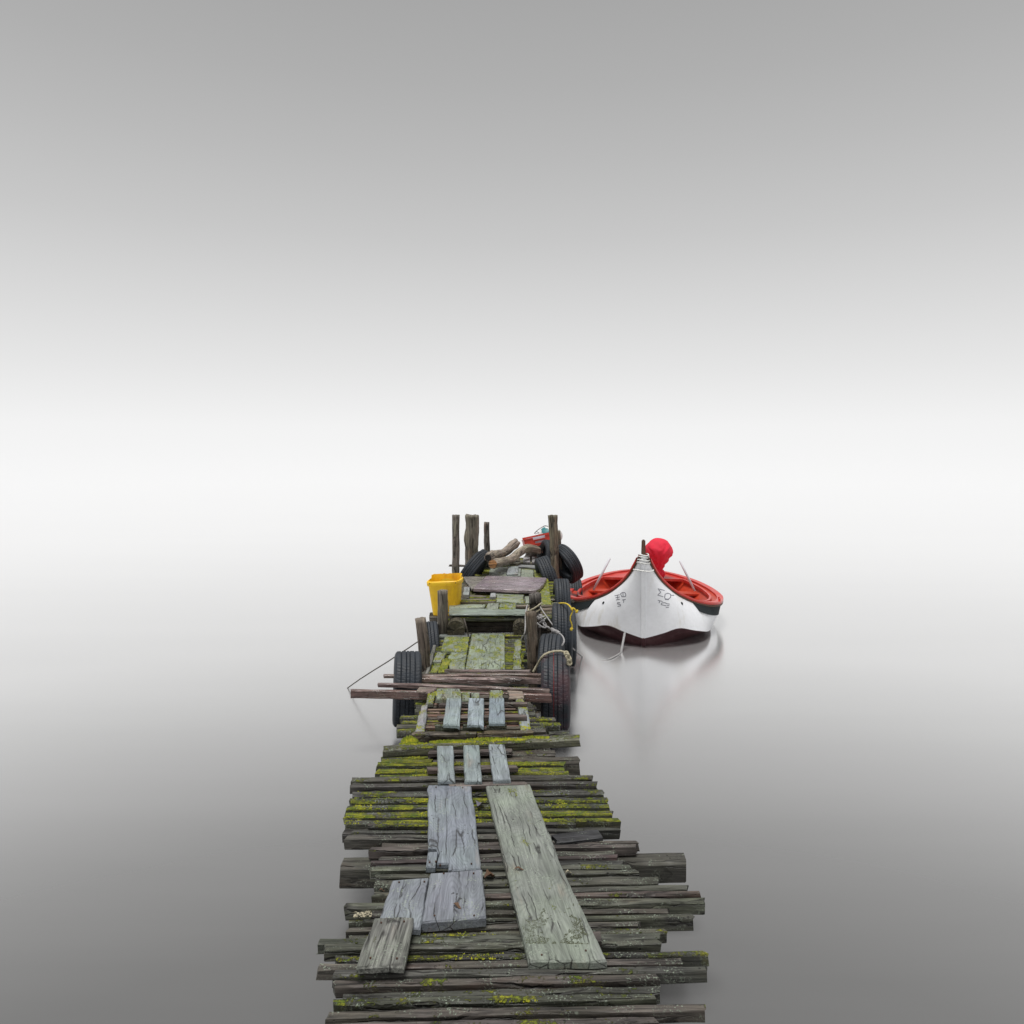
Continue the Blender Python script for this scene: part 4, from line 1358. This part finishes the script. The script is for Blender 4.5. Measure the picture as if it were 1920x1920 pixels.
    rail("inner_rail", -.150, .012, .030, .040, M_GUN, .62, 3.3)
    # side decks and inside
    V, Fc = [], []
    rows = [S_ for S_ in ST if .04 <= S_[0] <= 3.85]
    for side in (-1, 1):
        b0 = len(V)
        for S_ in rows:
            s, b_, g, w, zp = S_
            deckw = min(.15, b_ * .7)
            prof = [(b_ - .02, g + .004), (b_ - deckw, g - .012), (b_ - deckw - .01, g - .05), (max(.0, (b_ - deckw) * .86), g * .45 + .02), (max(0, (b_ - deckw) * .66), min(.10, g * .3)), (0, .085)]
            for x, z in prof: V.append(Vector((side * max(0, x), s + rake(s, z, g) * .6 + .01, z)))
        m = 6
        for i in range(len(rows) - 1):
            for k in range(m - 1):
                f = (b0 + i * m + k, b0 + i * m + k + 1, b0 + (i + 1) * m + k + 1, b0 + (i + 1) * m + k)
                Fc.append(f if side < 0 else tuple(reversed(f)))
    me = mesh("liner", V, Fc, smooth=False)
    bm = bmesh.new(); bm.from_mesh(me); bmesh.ops.remove_doubles(bm, verts=bm.verts, dist=.002); bm.to_mesh(me); bm.free()
    link("liner", me, M_INNER, t, MB_)
    # foredeck: fills the narrow bow between the rails
    V, Fc = [], []
    rows = [S_ for S_ in ST if .03 <= S_[0] <= .56]
    for S_ in rows:
        s, b_, g, w, zp = S_
        V += [Vector((-b_ + .01, s + .012, g - .004)), Vector((0, s + .012, g + .01)), Vector((b_ - .01, s + .012, g - .004))]
    for i in range(len(rows) - 1):
        for k in range(2): Fc.append((i * 3 + k, i * 3 + k + 1, (i + 1) * 3 + k + 1, (i + 1) * 3 + k))
    link("foredeck", mesh("foredeck", V, Fc, smooth=True), M_GUN, t, MB_)
    # thwarts
    for s, hwid in ((1.45, .97), (2.6, .92)):
        bm = bmesh.new()
        bmesh.ops.create_cube(bm, size=1, matrix=Matrix.Translation((0, s, .235)) @ Matrix.Diagonal((hwid * 1.95, .22, .03, 1)))
        bmesh.ops.bevel(bm, geom=bm.edges[:], offset=.006, segments=2, affect='EDGES')
        me = bpy.data.meshes.new("thwart"); bm.to_mesh(me); bm.free()
        link("thwart", me, M_INNER, t, MB_)
    # stern deck
    V, Fc = [], []
    rows = [S_ for S_ in ST if 3.1 <= S_[0] <= 3.87]
    for S_ in rows:
        s, b_, g, w, zp = S_
        V += [Vector((-max(b_ - .02, .005), s, g + .002)), Vector((0, s, g + .03)), Vector((max(b_ - .02, .005), s, g + .002))]
    for i in range(len(rows) - 1):
        for k in range(2): Fc.append((i * 3 + k, i * 3 + k + 1, (i + 1) * 3 + k + 1, (i + 1) * 3 + k))
    link("stern_deck", mesh("stern_deck", V, Fc, smooth=True), M_GUN, t, MB_)
    # two pale poles leaning inboard
    for side, (tx, ty, bx_, by_) in ((-1, (1143.5, 1047, 1112.5, 1107)), (1, (1275, 1052, 1302.5, 1108))):
        a = at_d(bx_, by_, 10.75); b_ = at_d(tx, ty, 10.75)
        me, org = tube_mesh("pole", [a, b_], .017, 10, False, 2)
        link("pole", me, M_STEEL, t, Matrix.Translation(org))
    # rowlocks at the widest points
    for side in (-1, 1):
        pts = [MB_ @ (hullpt(ST[10 * 4], 0, side) + Vector((side * -.01 + 0, dx, .03 + dz))) for dx, dz in ((-.06, .035), (-.05, 0), (0, -.01), (.05, 0), (.06, .035))]
        rope("rowlock", pts, .012, M_GUN, parent=t, twist=False)
    # dark plugs for the shade in the fairlead holes, and the registration marks, laid on the hull
    bpy.context.view_layer.update()
    me = hull.data
    bvh = BVHTree.FromPolygons([MB_ @ v.co for v in me.vertices], [tuple(p.vertices) for p in me.polygons])
    O = Vector((0, 0, CAMZ))
    def on(px, py):
        h = bvh.ray_cast(O, (at_d(px, py, 10) - O).normalized())
        return (h[0], h[1]) if h[0] else (None, None)
    for px, py in ((1131.5, 1130.5), (1278.5, 1131.5)):
        p, n = on(px, py)
        if p is None: continue
        if n.y > 0: n = -n
        bm = bmesh.new(); bmesh.ops.create_cone(bm, cap_ends=True, segments=16, radius1=.022, radius2=.018, depth=.014)
        me2 = bpy.data.meshes.new("fairlead"); bm.to_mesh(me2); bm.free()
        link("fairlead", me2, M_STRAKE, t, Matrix.Translation(p) @ n.to_track_quat('Z', 'Y').to_matrix().to_4x4())
    def stroke(V, Fc, pts, wpx):
        pr = []
        dense = []
        for i in range(len(pts) - 1):
            for k in range(3):
                u = k / 3; dense.append((pts[i][0] * (1 - u) + pts[i + 1][0] * u, pts[i][1] * (1 - u) + pts[i + 1][1] * u))
        dense.append(pts[-1])
        for i, (x, y) in enumerate(dense):
            q0 = dense[max(i - 1, 0)]; q1 = dense[min(i + 1, len(dense) - 1)]
            dx, dy = q1[0] - q0[0], q1[1] - q0[1]; L = math.hypot(dx, dy) or 1
            nx, ny = -dy / L * wpx / 2, dx / L * wpx / 2
            a, na = on(x + nx, y + ny); c, nc = on(x - nx, y - ny)
            if a is None or c is None: continue
            off = (O - a).normalized() * .003
            pr.append((a + off, c + off))
        b0 = len(V)
        for a, c in pr: V += [a, c]
        for i in range(len(pr) - 1): Fc.append((b0 + 2 * i, b0 + 2 * i + 1, b0 + 2 * i + 3, b0 + 2 * i + 2))
    def px5(X, Y): return (1130 + X * .08333, 1080 + Y * .08333)
    left = [[(270, 445), (385, 420)], [(290, 490), (385, 470)], [(300, 540), (390, 520)], [(330, 425), (345, 535)],
            [(400, 400), (420, 440), (430, 465), (470, 465), (515, 460), (520, 410), (500, 372), (440, 372), (400, 400)], [(455, 385), (460, 455)],
            [(440, 540), (520, 525)], [(475, 535), (470, 600)], [(395, 600), (330, 600), (335, 630), (400, 640), (405, 670), (335, 685)]]
    right = [[(1395, 325), (1240, 285), (1310, 365), (1235, 430), (1365, 465)], [(1395, 480), (1405, 410), (1470, 385), (1530, 410), (1530, 480), (1480, 520), (1410, 515), (1395, 480)],
             [(1530, 430), (1610, 435)], [(1400, 525), (1490, 530)], [(1240, 545), (1350, 575)], [(1290, 550), (1270, 610)], [(1310, 640), (1340, 605), (1400, 600), (1450, 625), (1510, 632)],
             [(1320, 645), (1430, 670)], [(1440, 670), (1500, 665)], [(1420, 705), (1490, 710)]]
    for nm, g in (("registration_marks", left), ("registration_marks", right)):
        V, Fc = [], []
        for s_ in g: stroke(V, Fc, [px5(*q) for q in s_], 1.2)
        if V:
            link(nm, mesh(nm, V, Fc), M_MARK, t, Matrix.Identity(4))
    # red cover
    c = at_d(1235.5, 1033.5, 12.3)
    cv = empty("cloth_cover", Vector((c.x, c.y, .37)), "round bright red cloth bundle standing up behind the boat's bow", "cover")
    b1 = blob("bundle", M_COVER, c, .225, .22, .215, .07, 2.6, 5, parent=cv)
    for v in b1.data.vertices:
        a_ = math.atan2(v.co.y, v.co.x)
        kf = 1 + .035 * math.sin(9 * a_ + 6 * noise.noise(v.co * 6)) * (1 if v.co.z < .08 else .4)
        v.co.x *= kf; v.co.y *= kf
    for v in b1.data.vertices:      # hang the bundle down to a gathered foot on its left
        if v.co.z < -.02:
            k = (-v.co.z - .02) / .20
            v.co.z -= k * .20
            v.co.x = v.co.x * (1 - .62 * min(1, k)) - .055 * k
            v.co.y *= (1 - .4 * min(1, k))
            v.co.x += .012 * math.sin(v.co.z * 60 + math.atan2(v.co.y, v.co.x) * 3)
    foot = at_d(1230, 1071, 12.3)
    blob("skirt", M_COVER, Vector((foot.x, foot.y, foot.z - .03)), .135, .14, .13, .25, 5, 4, parent=cv)
    fold = at_d(1190, 1048, 10.1)
    f2 = blob("cloth_fold", M_COVER, MB_ @ Vector((-.12, .36, .88)), .055, .07, .25, .25, 6, 4, Matrix.Rotation(R(22), 4, 'Y'))
    tag(f2, "small pinkish red cloth fold hanging left of the boat's stem", "cloth")
    # mooring line to the pier, dipping into the water
    rope("mooring_line", [at_d(1171.5, 1187, 9.30), at_d(1168, 1205, 9.18), at(1164.5, 1224, -.005)], .014, M_ROPEW,
         "short white mooring rope dropping from the hull into the water", "rope")
    rope("mooring_line", [at(1164, 1224, .004), at(1154, 1230, .010), at(1142, 1236, .006), at(1126, 1239.5, -.006)], .009, M_ROPEW,
         "pale rope lying on the water in front of the boat", "rope")
    rope("mooring_line", [at_d(1050, 1189, 7.45), at_d(1060, 1201, 7.6), at_d(1072, 1214, 7.9), at(1092, 1232, -.006)], .007, M_ROPEW,
         "thin rope slanting from the pier's knot down into the water", "rope")
boat()

# ================================================================== small litter on the boards
def leaf(label, px, py, z, L, W_, rot, mat=M_LEAF, curl=.4, cat="leaf", name="dead_leaf"):
    c = at(px, py, z)
    V, Fc = [], []
    n = 8
    for i in range(n + 1):
        u = i / n
        wd = math.sin(math.pi * min(1, u * .96 + .02)) * W_ / 2 * (1 + .25 * math.sin(u * 17))
        for k in (-1, 0, 1):
            V.append(Vector(((u - .5) * L, k * wd, .002 + curl * abs(k) * wd + .006 * math.sin(u * 5))))
    for i in range(n):
        for k in range(2): Fc.append((i * 3 + k, i * 3 + k + 1, (i + 1) * 3 + k + 1, (i + 1) * 3 + k))
    m = len(V)
    V += [v - Vector((0, 0, .0015)) for v in V[:m]]
    Fc += [tuple(reversed([q + m for q in f])) for f in Fc[:2 * n]]
    o = link(name, mesh(name, V, Fc, smooth=False), mat, None, Matrix.Translation(c) @ Matrix.Rotation(R(rot), 4, 'Z'))
    return tag(o, label, cat)
leaf("small curled brown leaf on the broad grey board nearest the centre", 857, 1699, WZ + .012, .045, .018, -35)
leaf("brown leaf on the long pale green board", 973.5, 1630, WZ + .004, .050, .016, 5)
leaf("dark crumpled leaf on the slats between the two walkway boards", 918, 1644, DZ + .004, .055, .040, 30, curl=.9)
leaf("dark mussel shell lying between the walkway boards", 899.5, 1508, DZ + .012, .055, .045, 70, M_SHELL, .5, "shell", "mussel_shell")
leaf("pale scrap on the slat right of the long green board", 1066, 1636, DZ + .006, .030, .014, 20, M_ROPE, .6, "scrap", "dry_scrap")
leaf("rusty leaf on a slat end at the left of the grey boards", 716, 1670, DZ + .004, .026, .010, 15)
leaf("straw coloured scrap lying behind the raised grey block", 977, 1074, UZ + .03, .09, .012, 12, M_ROPE, .2, "scrap", "dry_scrap")
chips = []
V, Fc = [], []
rnd = random.Random(5)
for i in range(70):
    x = rnd.uniform(664, 697); y = rnd.uniform(1712, 1722) - (x - 664) * .08
    c = at(x, y, DZ + .006); s = rnd.uniform(.003, .008); k = len(V)
    for j in range(4):
        a = rnd.random() * 6.28
        V.append(c + Vector((math.cos(a) * s, math.sin(a) * s, rnd.random() * s)))
    Fc += [(k, k + 1, k + 2), (k, k + 2, k + 3), (k, k + 1, k + 3), (k + 1, k + 2, k + 3)]
o = link("wood_crumbs", mesh("wood_crumbs", V, Fc), M_ROPE)
tag(o, "pale crumbs of rotten wood on a slat end at the lower left", kind='stuff')
